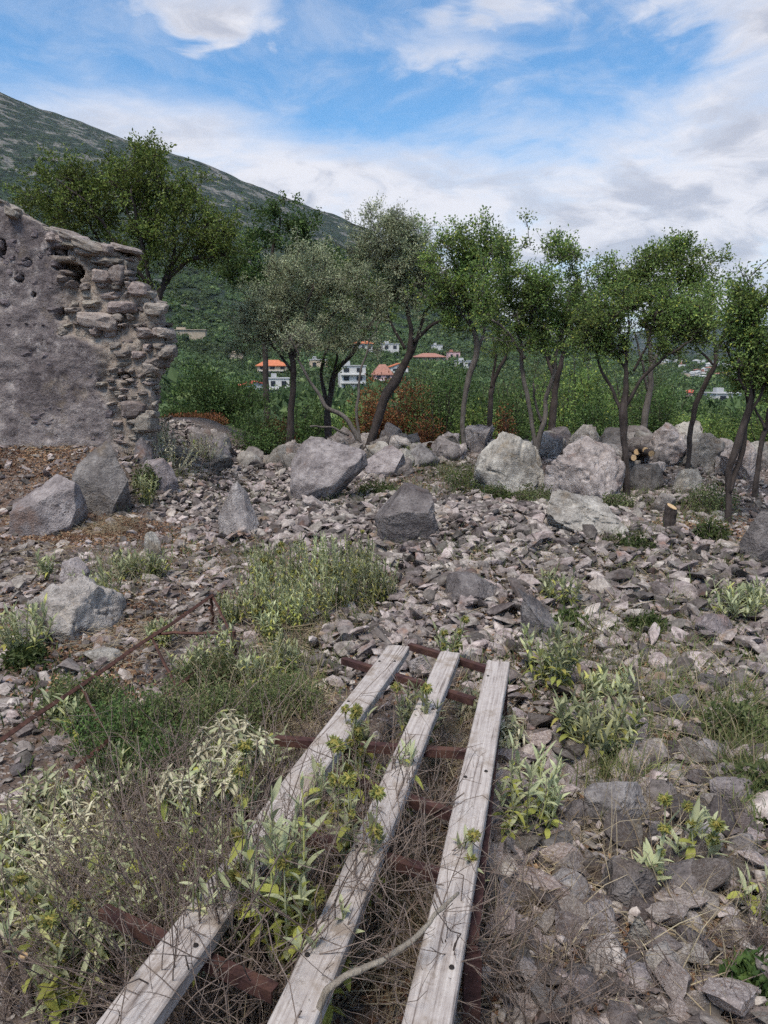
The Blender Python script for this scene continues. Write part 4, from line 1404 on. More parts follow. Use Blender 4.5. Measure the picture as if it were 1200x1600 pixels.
tree('straight_evergreen', 9.1, [(0, [(979, 790, 18), (980, 740, 16), (975, 690, 17), (972, 645, 22), (980, 600, 12), (982, 555, 9), (985, 510, 5)]), (0.2, [(972, 645, 11), (955, 600, 8), (940, 560, 6), (935, 520, 4)]),
                                 (-0.25, [(975, 640, 11), (1000, 590, 9), (1030, 560, 7), (1065, 535, 4)]), (0.3, [(982, 585, 7), (965, 545, 5), (960, 500, 3)]), (-0.2, [(990, 580, 7), (1015, 530, 5), (1020, 490, 3)])],
     [(960, 500, 40, 32), (1010, 485, 52, 30), (1065, 495, 40, 30), (985, 530, 55, 26), (1050, 525, 45, 22), (930, 520, 22, 28), (1000, 460, 45, 14)],
     'leaf_oak', 'evergreen with a straight dark trunk and flat grey-green crown', seed=29, n_att=330, n_leaf=48, L=0.042, W=0.02, spread=0.13)
tree('back_evergreen', 14.0, [(0, [(1003, 702, 16), (1008, 650, 17), (1016, 600, 15), (1018, 560, 12), (1010, 500, 8), (1000, 440, 5)]), (0.3, [(1018, 570, 9), (1050, 520, 7), (1070, 470, 5), (1080, 420, 3)]), (-0.2, [(1012, 610, 8), (1000, 570, 6), (985, 520, 4)])],
     [(990, 425, 42, 28), (1045, 410, 45, 32), (1085, 420, 28, 30), (1030, 440, 70, 26), (960, 435, 24, 20), (1050, 388, 22, 14)],
     'leaf_oak', 'taller evergreen behind the straight trunk, its crown topping the group', seed=31, bark='bark_grey', n_att=230, n_leaf=50, L=0.058, W=0.034, spread=0.19)
tree('curving_evergreen', 9.9, [(0, [(1066, 778, 14), (1075, 720, 12), (1080, 670, 13), (1098, 610, 13), (1115, 565, 11), (1118, 520, 8), (1112, 480, 4)]), (0.2, [(1114, 570, 7), (1095, 545, 5), (1082, 520, 4)]), (-0.2, [(1116, 555, 7), (1130, 520, 5), (1140, 480, 3)])],
     [(1112, 480, 32, 20), (1095, 500, 28, 18), (1135, 490, 25, 20), (1120, 465, 20, 10)],
     'leaf_oak', 'slender curving evergreen with a small sparse crown near right edge', seed=37, n_att=90, n_leaf=44, L=0.044, W=0.024, spread=0.13)
tree('twin_trunk_evergreen', 7.4, [(0, [(1137, 845, 16), (1140, 780, 15), (1138, 735, 17), (1150, 690, 20), (1165, 640, 16), (1172, 590, 12), (1180, 530, 8), (1190, 460, 4)]), (0.15, [(1140, 770, 13), (1158, 720, 14), (1168, 670, 12), (1185, 620, 10), (1205, 570, 6)]),
                                   (-0.2, [(1168, 630, 8), (1150, 590, 6), (1140, 560, 3)]), (-0.1, [(1160, 660, 9), (1195, 600, 7), (1215, 540, 5)])],
     [(1185, 450, 36, 36), (1200, 500, 45, 35), (1165, 520, 26, 30), (1200, 560, 40, 30), (1215, 430, 30, 40), (1180, 590, 30, 18)],
     'leaf_oak', 'evergreen with twisted twin dark trunks at right edge', seed=41, n_att=220, n_leaf=48, L=0.04, W=0.022, spread=0.12)
tree('edge_evergreen', 8.9, [(0, [(1180, 795, 15), (1182, 740, 13), (1190, 690, 13), (1205, 640, 12), (1225, 580, 8)]), (0.2, [(1196, 670, 8), (1185, 630, 5), (1180, 600, 3)])],
     [(1225, 560, 40, 40), (1190, 590, 24, 24)], 'leaf_oak', 'slim dark trunk at the very edge behind the twin trunks', seed=43, n_att=70, n_leaf=44, L=0.045, W=0.025, spread=0.14)


# ------------------------------------------------------------------ bushes behind the ridge
def bush(name, px, ptop, pbase, w, Y, leaf, label, seed, n=5200, L=0.055, W=0.034, group=None, cat='bush', bark='bark'):
    rng = np.random.default_rng(seed)
    top = at(px, ptop, Y)
    z0 = Hs(top[0], Y) - 0.05
    base = np.array([top[0], Y, z0])
    Hh = top[2] - z0
    sc = Y / FPX
    R = w * sc / 2
    wood, LC, LD = MB(), [], []
    ns = 34
    per = n // (ns * 6)
    for i in range(ns):
        a = rng.uniform(0, 6.283)
        rr = R * math.sqrt(rng.random())
        hh = Hh * math.sqrt(max(0.05, 1 - (rr / R) ** 2 * 0.85)) * rng.uniform(0.72, 1.02)
        e = np.array([math.cos(a) * rr, math.sin(a) * rr * 0.9, hh])
        s = np.array([math.cos(a) * rr * 0.35, math.sin(a) * rr * 0.35, 0])
        mid = (s + e) / 2 + rng.normal(size=3) * 0.08 * Hh
        t = np.linspace(0, 1, 7)[:, None]
        C = (1 - t) ** 2 * s + 2 * t * (1 - t) * mid + t ** 2 * e
        wood.add(*tube(C, np.linspace(0.022, 0.005, 7) * (Hh / 2.5), 5, False))
        for q in range(6):
            c = C[rng.integers(2, 7)] + rng.normal(size=3) * (0.16 * R, 0.16 * R, 0.06 * Hh)
            c[2] = max(c[2], 0.08)
            dv = rng.normal(size=(per, 3))
            dv /= np.linalg.norm(dv, axis=1, keepdims=True)
            p = c + dv * (rng.uniform(0.2, 1, per) ** 0.5)[:, None] * np.array([0.13 * R + 0.10, 0.13 * R + 0.10, 0.07 * Hh + 0.08])
            p[:, 2] = np.maximum(p[:, 2], 0.02)
            LC.append(p)
            LD.append(dv + rng.normal(size=(per, 3)) * 0.6 + (0, 0, 0.35))
    LC, LD = np.concatenate(LC), np.concatenate(LD)
    lv = MB()
    m = len(LC)
    lv.add(*leaf_quads(LC, LD, L * rng.uniform(0.7, 1.35, m), W * rng.uniform(0.7, 1.3, m), rng))
    t = thing(name, base, label, cat, group)
    put('stems', wood.mesh('stems', True), M[bark], t)
    put('foliage', lv.mesh('foliage'), M[leaf], t)
    return t


bush('bush', 335, 572, 690, 155, 18, 'leaf_dark', 'big rounded dark green bush right of the ruined wall', 1, 9000, 0.065, 0.04)
bush('bush', 262, 640, 700, 60, 17, 'leaf_dark', 'dark green bush tucked against the end of the wall', 2, 3000)
bush('bush', 402, 648, 712, 84, 13, 'leaf_dark', 'low dark bluish-green shrub on the rocks left of the olive trunk', 3, 4200, 0.04, 0.024)
bush('dead_bush', 636, 592, 690, 70, 18, 'leaf_rust', 'rust-brown dead bush right of the leaning trunk', 4, 4200, 0.06, 0.034)
bush('dead_bush', 585, 602, 690, 70, 18, 'leaf_rust', 'rust-brown dead bush behind the base of the leaning trunk', 5, 3800, 0.06, 0.034)
bush('dead_bush', 432, 650, 712, 54, 15, 'leaf_rust', 'small reddish dead shrub beside the olive trunk', 6, 2000, 0.05, 0.03)
bush('dead_bush', 300, 648, 704, 100, 16, 'leaf_rust', 'low reddish brown dead shrub beneath the big green bush', 7, 3600, 0.05, 0.03)
bush('bush', 480, 612, 700, 90, 17, 'leaf_dark', 'dark bush behind the olive trunk and the forked stems', 8, 4400, 0.06, 0.036)
bush('bush', 550, 628, 700, 80, 20, 'leaf_oak', 'green bush in the gap below the tall white house', 9, 3800, 0.06, 0.036)
bush('bush', 700, 572, 690, 130, 17.5, 'leaf_dark', 'tall dark green bush left of the slim cut trunk', 10, 7000, 0.06, 0.036)
bush('bush', 672, 566, 660, 110, 30, 'leaf_shrub', 'pale green rounded bush behind the rust-brown bush', 11, 6000, 0.085, 0.055)
bush('bush', 790, 572, 690, 125, 18, 'leaf_dark', 'green bush between the slim trunk and the forked tree', 12, 6000, 0.06, 0.036)
bush('bush', 905, 540, 690, 150, 20, 'leaf_oak', 'large pale green bush between forked and straight trunks', 13, 9000, 0.065, 0.04)
bush('bush', 830, 545, 660, 130, 27, 'leaf_shrub', 'grey-green bush farther behind the forked tree', 14, 6000, 0.08, 0.05)
bush('bush', 935, 610, 700, 90, 17, 'leaf_dark', 'darker bush close behind the big pale boulder', 15, 5000, 0.055, 0.034)
bush('bush', 1035, 585, 690, 120, 19, 'leaf_dark', 'green bush between the straight and the curving trunks', 16, 7000, 0.06, 0.036)
bush('bush', 1100, 632, 690, 90, 17.5, 'leaf_oak', 'green bush right of the curving trunk', 17, 5000, 0.055, 0.034)
bush('bush', 1150, 628, 690, 100, 20, 'leaf_dark', 'dark green bush below the long white house', 18, 5000, 0.06, 0.036)
bush('bush', 1215, 600, 700, 100, 17, 'leaf_oak', 'green bush at the right edge behind the twin trunks', 19, 4000, 0.055, 0.034)
bush('bush', 990, 560, 660, 130, 32, 'leaf_shrub', 'far pale green bush behind the straight evergreen', 20, 5000, 0.09, 0.055)
bush('dead_bush', 668, 640, 700, 46, 16.5, 'leaf_rust', 'small rust-brown dead bush left of the slim cut trunk', 23, 1600, 0.05, 0.03)
bush('dead_bush', 790, 640, 700, 40, 16.5, 'leaf_rust', 'sparse brownish bush between the cut-back tree and forked tree', 24, 900, 0.05, 0.03)
bush('bush', 745, 620, 700, 70, 16, 'leaf_oak', 'small green bush behind the short cut-back tree', 21, 3000, 0.055, 0.034)
bush('bush', 975, 668, 716, 60, 14.5, 'leaf_dark', 'little dark bush on the ridge behind the straight trunk', 22, 2200, 0.05, 0.03)


# ------------------------------------------------------------------ weathered boards on their rusty frame
def plank_mat():
    m, h, b = new_mat('weathered_board')
    co = h.n('TexCoord').outputs['Object']
    oi = h.n('ObjectInfo').outputs['Random']
    co = h.vmath('ADD', co, h.n('CombineXYZ', ins={0: h.math('MULTIPLY', oi, 13.0), 1: 0.0, 2: 0.0}).outputs[0])
    gr = h.noise(h.vmath('MULTIPLY', co, (120, 3.0, 20)), 1.0, 5, 0.72)
    n1 = h.noise(co, 6, 6, 0.65)
    n2 = h.noise(co, 40, 5, 0.7)
    c = h.ramp(h.math('ADD', h.math('MULTIPLY', gr, 0.5), h.math('ADD', h.math('MULTIPLY', n1, 0.3), h.math('MULTIPLY', n2, 0.2))),
               [(0.37, (0.20, 0.165, 0.145)), (0.48, (0.37, 0.325, 0.298)), (0.60, (0.53, 0.485, 0.45))])
    c = h.mix(h.remap(n1, 0.50, 0.64, 0.0, 0.8), c, (0.22, 0.17, 0.13))
    c = h.mix(h.remap(gr, 0.42, 0.33, 0.0, 0.85), c, (0.13, 0.10, 0.085))
    c = h.mix(h.remap(n2, 0.57, 0.68, 0.0, 0.7), c, (0.20, 0.16, 0.13))
    h.t.links.new(c, b.inputs['Base Color'])
    b.inputs['Roughness'].default_value = 0.8
    bp = h.n('Bump', ins={'Strength': 0.45, 'Distance': 0.004, 'Height': h.math('ADD', gr, h.math('MULTIPLY', n2, 0.4))})
    h.t.links.new(bp.outputs[0], b.inputs['Normal'])
    return m


M['plank'] = plank_mat()
PZ = 0.36


def on_plane(px, py, z):
    d = ray(px, py)
    return np.array([0, 0, CAM_H]) + d * ((z - CAM_H) / d[2])


def board(a, b, w, th, seed):
    """a sawn board from a to b with worn edges, a slight bow and a ragged end"""
    rng = np.random.default_rng(seed)
    a, b = np.asarray(a), np.asarray(b)
    L = np.linalg.norm(b - a)
    n = 46
    y = np.linspace(-L / 2, L / 2, n)
    prof = [(-0.5, -1.0), (-0.5, -0.12), (-0.46, 0.0), (-0.2, 0.03), (0.12, 0.0), (0.46, 0.0), (0.5, -0.12), (0.5, -1.0)]
    V = []
    k = len(prof)
    for i, yy in enumerate(y):
        bow = 0.012 * math.sin(yy * 1.7 + seed) + 0.006 * math.sin(yy * 4.1)
        twist = 0.03 * math.sin(yy * 0.9 + seed * 2)
        for j, (u, v) in enumerate(prof):
            e = 0.0
            if i in (0, n - 1):
                e = rng.uniform(-0.012, 0.012)
            wn = 1 + 0.02 * math.sin(yy * 7 + j) + rng.normal() * 0.008
            V.append((u * w * wn, yy + e, v * th + bow + twist * u * w))
    F = []
    for i in range(n - 1):
        for j in range(k):
            p, q = i * k + j, i * k + (j + 1) % k
            F.append((p, q, q + k, p + k))
    mb = MB()
    fs = [np.array(F), np.array([list(range(k))[::-1]]), np.array([[(n - 1) * k + j for j in range(k)]])]
    mb.add(V, fs)
    return mb.mesh('plank'), L


def plank_frame():
    A = [((172, 1640), (622, 1004)), ((430, 1660), (703, 1016)), ((655, 1650), (779, 1034))]
    org = on_plane(560, 1250, PZ)
    org[2] = Hs(org[0], org[1])
    t = thing('board_frame', org, 'three weathered whitish boards bolted to a rusty maroon metal frame', 'frame')
    for i, (p, q) in enumerate(A):
        a, b = on_plane(*p, PZ), on_plane(*q, PZ)
        a = a + (a - b) / np.linalg.norm(a - b) * 0.35
        w = (0.102, 0.088, 0.094)[i]
        me, L = board(a, b, w, 0.036, 3 + i)
        ang = math.atan2(b[1] - a[1], b[0] - a[0]) - math.pi / 2
        pl = put('plank', me, M['plank'], t, (a + b) / 2 - org, (0, 0, ang))
        pl['label'] = ['long board nearest the left rusty rail', 'middle board half buried in sage and twigs', 'board along the right side of the frame'][i]
        rng = np.random.default_rng(40 + i)
        hm = MB()
        an = np.linspace(0, 2 * math.pi, 9)[:-1]
        hm.add(np.concatenate([np.stack([np.cos(an) * 0.0065, np.sin(an) * 0.0065, 0 * an], 1), np.stack([np.cos(an) * 0.0045, np.sin(an) * 0.0045, 0 * an + 0.003], 1)]),
               [np.stack([np.arange(8), (np.arange(8) + 1) % 8, (np.arange(8) + 1) % 8 + 8, np.arange(8) + 8], 1), np.array([np.arange(8, 16)])])
        hm = hm.mesh('bolt')
        for f in np.linspace(0.06, 0.94, 6):
            for s in (-0.32, 0.3):
                if rng.random() < 0.55:
                    put('bolt', hm, M['bolt'], pl, (s * w, (f - 0.5) * L + rng.uniform(-0.05, 0.05), 0.012 * math.sin((f - 0.5) * L * 1.7 + 3 + i) + 0.006 * math.sin((f - 0.5) * L * 4.1) + 0.001))
    # maroon cross bars of angle iron, each running under the boards
    zb = PZ - 0.045
    for (p, q) in [((640, 1006), (775, 1046)), ((536, 1028), (742, 1092)), ((430, 1152), (775, 1176)), ((520, 1205), (745, 1280)), ((350, 1262), (720, 1372)), ((160, 1418), (430, 1545))]:
        a, b = on_plane(*p, zb), on_plane(*q, zb)
        c = (a + b) / 2
        L = np.linalg.norm(b - a)
        R = rotz(math.atan2(b[1] - a[1], b[0] - a[0]))
        mb = MB()
        mb.add(*box((0, 0, 0), (L, 0.028, 0.005), R))
        mb.add(*box(R @ np.array([0, -0.0115, -0.0145]), (L, 0.005, 0.024), R))
        put('crossbar', mb.mesh('crossbar'), M['rust'], t, c - org)
    for (p, q) in [((738, 1490), (786, 1052))]:
        a, b = on_plane(*p, zb - 0.05), on_plane(*q, zb - 0.05)
        c = (a + b) / 2
        L = np.linalg.norm(b - a)
        R = rotz(math.atan2(b[1] - a[1], b[0] - a[0]))
        mb = MB()
        mb.add(*box((0, 0, 0), (L, 0.024, 0.024), R))
        put('side_rail', mb.mesh('side_rail'), M['rust'], t, c - org)
        for e in (a, b):
            z0 = Hs(e[0], e[1]) - 0.03
            mb = MB()
            mb.add(*box((0, 0, 0), (0.04, 0.04, e[2] - z0)))
            put('leg', mb.mesh('leg'), M['rust'], t, np.array([e[0], e[1], (e[2] + z0) / 2]) - org)


plank_frame()


def rusty_frame():
    z = 0.17
    P = [on_plane(-20, 1172, z), on_plane(332, 930, z), on_plane(366, 1000, 0.12), on_plane(40, 1262, 0.12)]
    org = (P[0] + P[2]) / 2
    org[2] = Hs(org[0], org[1])
    t = thing('rusty_frame', org, 'rusted thin metal frame sunk in weeds left of the boards', 'frame')

    def bar(nm, a, b, w=0.026):
        L = np.linalg.norm(b - a)
        d = (b - a) / L
        n = 8
        C = a + (b - a) * np.linspace(0, 1, n)[:, None]
        C[1:-1] += RNG.normal(size=(n - 2, 3)) * 0.004
        mb = MB()
        mb.add(*tube(C - org, w / 2, 4))
        put(nm, mb.mesh(nm), M['rust_brown'], t)
    bar('long_rail', P[0], P[1], 0.024)
    bar('long_rail', P[3], P[2], 0.022)
    for f in (0.3, 0.62, 1.0):
        bar('crossbar', P[0] * (1 - f) + P[1] * f - (0, 0, 0.01), P[3] * (1 - f) + P[2] * f - (0, 0, 0.01), 0.015)
    bar('crossbar', on_plane(240, 989, 0.16), on_plane(345, 990, 0.16), 0.018)
    for f in (0.99,):
        q = P[0] * (1 - f) + P[1] * f
        bar('leg', q, np.array([q[0], q[1], Hs(q[0], q[1]) - 0.03]), 0.02)
    q = P[2]
    bar('leg', q + (0, 0, 0.05), np.array([q[0], q[1], Hs(q[0], q[1]) - 0.03]), 0.02)


rusty_frame()


# ------------------------------------------------------------------ sage plants, each its own thing
LEAF_MESH = {}


def leaf_mesh(kind):
    if kind not in LEAF_MESH:
        L, W, dr, cup, mt = {'sage0': (0.075, 0.020, 0.5, 0.3, 'sage'), 'sage1': (0.06, 0.018, 0.9, 0.35, 'sage'), 'sage2': (0.085, 0.022, 0.15, 0.25, 'sage'),
                             'yel0': (0.068, 0.024, 1.5, 0.2, 'sage_yellow'), 'yel1': (0.06, 0.026, 0.8, 0.2, 'sage_yellow'), 'dry0': (0.06, 0.014, 1.2, 0.5, 'sage_dry'), 'dry1': (0.05, 0.013, 0.4, 0.5, 'sage_dry')}[kind]
        v, f = leaf_strip(L, W, dr, cup)
        mb = MB()
        mb.add(v, f)
        me = mb.mesh('leaf', True)
        me.materials.append(M[mt])
        LEAF_MESH[kind] = (me, v, f, mt)
    return LEAF_MESH[kind]


def bloom_mesh(seed):
    rng = np.random.default_rng(seed)
    n = 90
    d = rng.normal(size=(n, 3)) * (1, 1, 0.7)
    d /= np.linalg.norm(d, axis=1, keepdims=True)
    mb = MB()
    mb.add(*leaf_quads(d * 0.006, d, rng.uniform(0.012, 0.021, n), rng.uniform(0.006, 0.01, n), rng))
    iv, jf = ico(2)
    mb.add(iv * (0.013, 0.013, 0.010), jf)
    me = mb.mesh('flower_head')
    me.materials.append(M['bloom'])
    return me


BLOOMS = [bloom_mesh(i) for i in range(3)]


def sage(px, pbase, hpx, spread_px, label, seed, stems=9, flowers=0, yellow=0.15, dry=0.0, single=False, pairs=7, lscale=1.0, low=False, zoff=0.0, name='sage_plant', group='silver sage plants', lean_v=(0, 0), fl_h=1.15):
    rng = np.random.default_rng(seed)
    g = gnd(px, pbase)
    g[2] += zoff
    dep = g[1] * CP - (g[2] - CAM_H) * SP
    hh, sp = hpx / FPX * dep, spread_px / FPX * dep / 2
    t = thing(name, g, label, 'plant', group)
    st = MB()
    joined = {}
    fl = 0
    stems = int(stems * (1.2 if single else 1.7))
    for s in range(stems):
        a = rng.uniform(0, 6.283)
        rr = sp * math.sqrt(rng.random())
        isf = fl < flowers
        H_ = hh * rng.uniform(0.55, 1.0) * (fl_h if isf else 1.0)
        b0 = np.array([math.cos(a), math.sin(a), 0]) * rr * 0.3
        e = np.array([math.cos(a) * rr + lean_v[0] * H_, math.sin(a) * rr + lean_v[1] * H_, H_])
        mid = (b0 + e) / 2 + np.array([math.cos(a), math.sin(a), 0]) * rr * 0.2 + rng.normal(size=3) * 0.02
        tt = np.linspace(0, 1, 8)[:, None]
        C = (1 - tt) ** 2 * b0 + 2 * tt * (1 - tt) * mid + tt ** 2 * e
        st.add(*tube(C, np.linspace(0.0036, 0.0018, 8) * (1 + 0.2 * (dep > 3)), 5 if single else 4, False))
        for k in range(pairs):
            f = (0.12 if low else 0.25) + (0.99 - (0.12 if low else 0.25)) * (k + rng.uniform(0, 0.4)) / pairs
            if isf and f > 0.72:
                continue
            i = f * 7
            i0 = min(int(i), 6)
            p = C[i0] * (1 - (i - i0)) + C[i0 + 1] * (i - i0)
            rot0 = rng.uniform(0, 3.14) if k == 0 else rot0 + 1.57 + rng.normal() * 0.25
            for side in (0, math.pi):
                if rng.random() < 0.1:
                    continue
                az = rot0 + side + rng.normal() * 0.2
                pitch = -rng.uniform(0.1, 0.65) - 0.75 * f if not dry else rng.uniform(-0.6, 0.9)
                u = rng.random()
                if u < dry:
                    kd = rng.choice(['dry0', 'dry1'])
                elif rng.random() < yellow * (2.2 if f < 0.55 else 0.35):
                    kd = rng.choice(['yel0', 'yel1'])
                    pitch += 0.6
                else:
                    kd = rng.choice(['sage0', 'sage1', 'sage2'])
                sc = lscale * rng.uniform(0.65, 1.15) * (1.0 - 0.35 * max(0, f - 0.75) / 0.25)
                me, v, F, mt = leaf_mesh(kd)
                if single:
                    put('leaf', me, None, t, p, (rng.normal() * 0.3, pitch, az), sc)
                else:
                    ca, sa, cb, sb = math.cos(az), math.sin(az), math.cos(pitch), math.sin(pitch)
                    w = v * sc
                    w = np.stack([w[:, 0] * cb + w[:, 2] * sb, w[:, 1], -w[:, 0] * sb + w[:, 2] * cb], 1)
                    w = np.stack([w[:, 0] * ca - w[:, 1] * sa, w[:, 0] * sa + w[:, 1] * ca, w[:, 2]], 1) + p
                    joined.setdefault(mt, MB()).add(w, F)
        if isf:
            fl += 1
            for q, f in enumerate((0.99, 0.74, 0.52)[:1 + int(rng.integers(0, 3))]):
                i = f * 7
                i0 = min(int(i), 6)
                put('flower_head', BLOOMS[int(rng.integers(0, 3))], None, t, C[i0] * (1 - (i - i0)) + C[i0 + 1] * (i - i0), (0, 0, rng.uniform(0, 6)), rng.uniform(0.85, 1.2) * (1 - 0.1 * q))
    put('stems', st.mesh('stems', True), M['sage_dry'] if dry > 0.5 else M['sage'], t)
    for mt, mb in joined.items():
        put('foliage', mb.mesh('foliage', True), M[mt], t)
    return t


# nearest plants, leaf by leaf
sage(455, 1600, 330, 150, 'tall sage with yellow leaves and whorled flower heads between the nearest boards', 1, 11, 2, 0.4, single=True, pairs=9, zoff=0.16, lscale=0.95)
sage(500, 1660, 190, 90, 'silvery sage stem with small yellow bloom at the bottom edge between boards', 2, 6, 2, 0.35, single=True, pairs=6, zoff=0.12, lscale=0.95)
sage(95, 1600, 190, 150, 'sage with broad green and yellow leaves in the bottom left corner', 3, 7, 1, 0.35, single=True, pairs=6)
sage(1000, 1405, 90, 70, 'single silver sage rosette bearing one tall flower ball above tilted slab', 4, 6, 1, 0.2, single=True, pairs=5, fl_h=2.0)
sage(1085, 1370, 95, 80, 'sage with broad pale leaves and yellow flowers near the right edge', 5, 6, 2, 0.3, single=True, pairs=5, fl_h=1.5, lscale=1.15)
sage(1180, 1440, 80, 80, 'sage seedling with drooping leaves at the right edge', 6, 5, 0, 0.3, single=True, pairs=4)
sage(825, 1310, 160, 105, 'tall pale green sage hugging the right board', 7, 13, 0, 0.28, single=True, pairs=7)
sage(810, 1330, 70, 60, 'small sage at the foot of the tall pale sage by the right board', 8, 5, 0, 0.3, single=True, pairs=4)
sage(650, 1235, 120, 80, 'bushy silver sage with flower balls growing over the middle board', 9, 9, 2, 0.15, pairs=7, zoff=0.16, lscale=0.7)
sage(548, 1370, 170, 50, 'single flowering sage stalk with stacked yellow blooms beside the left board', 10, 4, 3, 0.3, single=True, pairs=4, fl_h=1.2, zoff=0.2)
sage(425, 1210, 70, 60, 'small grey sage seedling left of the first board', 11, 4, 0, 0.2, single=True, pairs=4)
sage(930, 1180, 110, 150, 'wide silver rosette sage on the scree right of the boards', 12, 22, 0, 0.12, pairs=7, low=True)
sage(950, 1100, 60, 100, 'grey-green sage just above the silver rosette', 13, 12, 0, 0.08, pairs=6, low=True)
sage(855, 1085, 110, 95, 'yellowish-green sage beyond the end of the right board', 14, 13, 0, 0.3, pairs=7)
sage(700, 1050, 90, 55, 'young sage with yellow buds at the far end of the middle board', 15, 6, 3, 0.4, pairs=5)
sage(870, 950, 65, 75, 'bright green sage in the scree above the dark veined rock', 16, 10, 0, 0.3, pairs=6)
sage(1150, 970, 60, 110, 'silver sage cushion near right edge on the scree', 17, 18, 0, 0.05, pairs=6, low=True)
sage(1190, 960, 50, 70, 'silver sage cut by the right edge', 18, 10, 0, 0.05, pairs=6, low=True)
sage(40, 1020, 85, 110, 'silver sage in front of the cracked pale outcrop', 19, 16, 0, 0.06, pairs=6, low=True)
sage(160, 960, 75, 95, 'silvery sage between outcrop and path', 20, 14, 0, 0.12, pairs=6)
sage(205, 905, 45, 70, 'small sage behind the silvery path sage', 21, 9, 0, 0.1, pairs=6)
sage(245, 905, 50, 55, 'sage beside the white jagged rock', 22, 8, 0, 0.15, pairs=6)
sage(75, 905, 45, 40, 'tiny silver sage left of the dark rounded rock', 23, 6, 0, 0.05, pairs=5)
sage(110, 1150, 75, 80, 'sage with pale leaves poking above the green thicket at left', 24, 6, 0, 0.15, pairs=5)
CL = [(395, 965, 90), (430, 975, 100), (465, 985, 95), (500, 970, 110), (535, 960, 110), (570, 955, 100), (598, 945, 80), (450, 930, 90), (490, 925, 100), (530, 915, 90), (565, 910, 75), (410, 920, 75), (365, 975, 60), (420, 1000, 60)]
DIFF = ['at its left end', 'with taller stems left of centre', 'low in front', 'tallest, at centre', 'tall, right of centre', 'broad, at right front', 'at its right end', 'behind left', 'behind centre with flower balls', 'behind right', 'farthest right behind',
        'farthest left behind', 'small, by the rusty frame end', 'small, lowest in front']
for i, ((px, py, hp), df) in enumerate(zip(CL, DIFF)):
    sage(px, py, hp, 62, 'sage of the large mid-ground clump, ' + df, 60 + i, 13, 2 if i % 3 == 1 else 0, 0.22, pairs=9, lscale=0.62,  group='sage clump behind the boards')
for i, (px, py, hp, sp_, lb) in enumerate([(345, 1060, 90, 80, 'sage with a long yellow leaf at the thicket top edge'), (300, 1075, 70, 70, 'grey sage over the middle of the rusty frame'), (400, 1085, 85, 80, 'silvery sage at the right top of the thicket'),
                                           (440, 1060, 75, 70, 'silver sage between thicket and first board'), (250, 1010, 40, 50, 'low sage on the path beside the rusty rail end'), (230, 790, 60, 40, 'bright herb-like sage before the small rounded boulder'),
                                           (195, 1260, 90, 120, 'whitish sage with cut stems lying left of the boards')]):
    sage(px, py, hp, sp_, lb, 90 + i, 11, 0, 0.2, pairs=7, lscale=0.75)
for i, (px, py, hp, sp_, st_n, fl_n, lb) in enumerate([(60, 1500, 170, 110, 6, 1, 'leafy grey-green sage left of the withered heap in lower left'), (210, 1480, 190, 110, 7, 1, 'leafy sage standing among twigs left of the nearest board'), (330, 1450, 170, 90, 6, 1, 'pale sage rising behind the nearest board'),
                                                     (20, 1370, 130, 80, 5, 0, 'pale sage at the left edge above the corner plants'), (560, 1500, 210, 80, 6, 2, 'loose sage stems rising between the middle and right boards'), (610, 1340, 150, 70, 6, 1, 'thin sage beside the middle board halfway along'),
                                                     (380, 1420, 200, 90, 7, 2, 'tall yellow-green sage crossing the nearest board'), (560, 1270, 130, 70, 6, 2, 'yellow-budded sage left of the middle board'), (730, 1500, 150, 60, 4, 2, 'thin flowering sage stalk against the right board'), (500, 1420, 200, 80, 6, 2, 'sage with drooping yellow leaves by the middle board')]):
    sage(px, py, hp, sp_, lb, 170 + i, st_n, fl_n, 0.35, single=True, pairs=8, zoff=0.12 if px > 300 else 0.0, lscale=0.9)
for i, (px, py, hp, sp_, st_n, lb) in enumerate([(130, 1560, 210, 150, 12, 'pale leafy sage filling the lower left beside the corner plant'), (30, 1460, 150, 120, 10, 'pale leafy sage at left edge below the withered heap'), (230, 1530, 190, 120, 10, 'pale leafy sage at left of the near board end'), (300, 1370, 130, 110, 10, 'pale leafy sage left of the board bend'),
                                                (180, 1420, 140, 130, 11, 'pale leafy sage in the middle of the lower left tangle'), (90, 1300, 90, 120, 10, 'pale leafy sage below the rusty rail'), (350, 1600, 260, 90, 8, 'tall pale sage in front of the left board at bottom edge'), (420, 1500, 200, 90, 8, 'pale sage leaning over the left board edge')]):
    sage(px, py, hp, sp_, lb, 210 + i, st_n, 1 if i % 3 == 0 else 0, 0.2, dry=0.25, pairs=8, zoff=0.1 if px > 330 else 0.02, lscale=0.85)
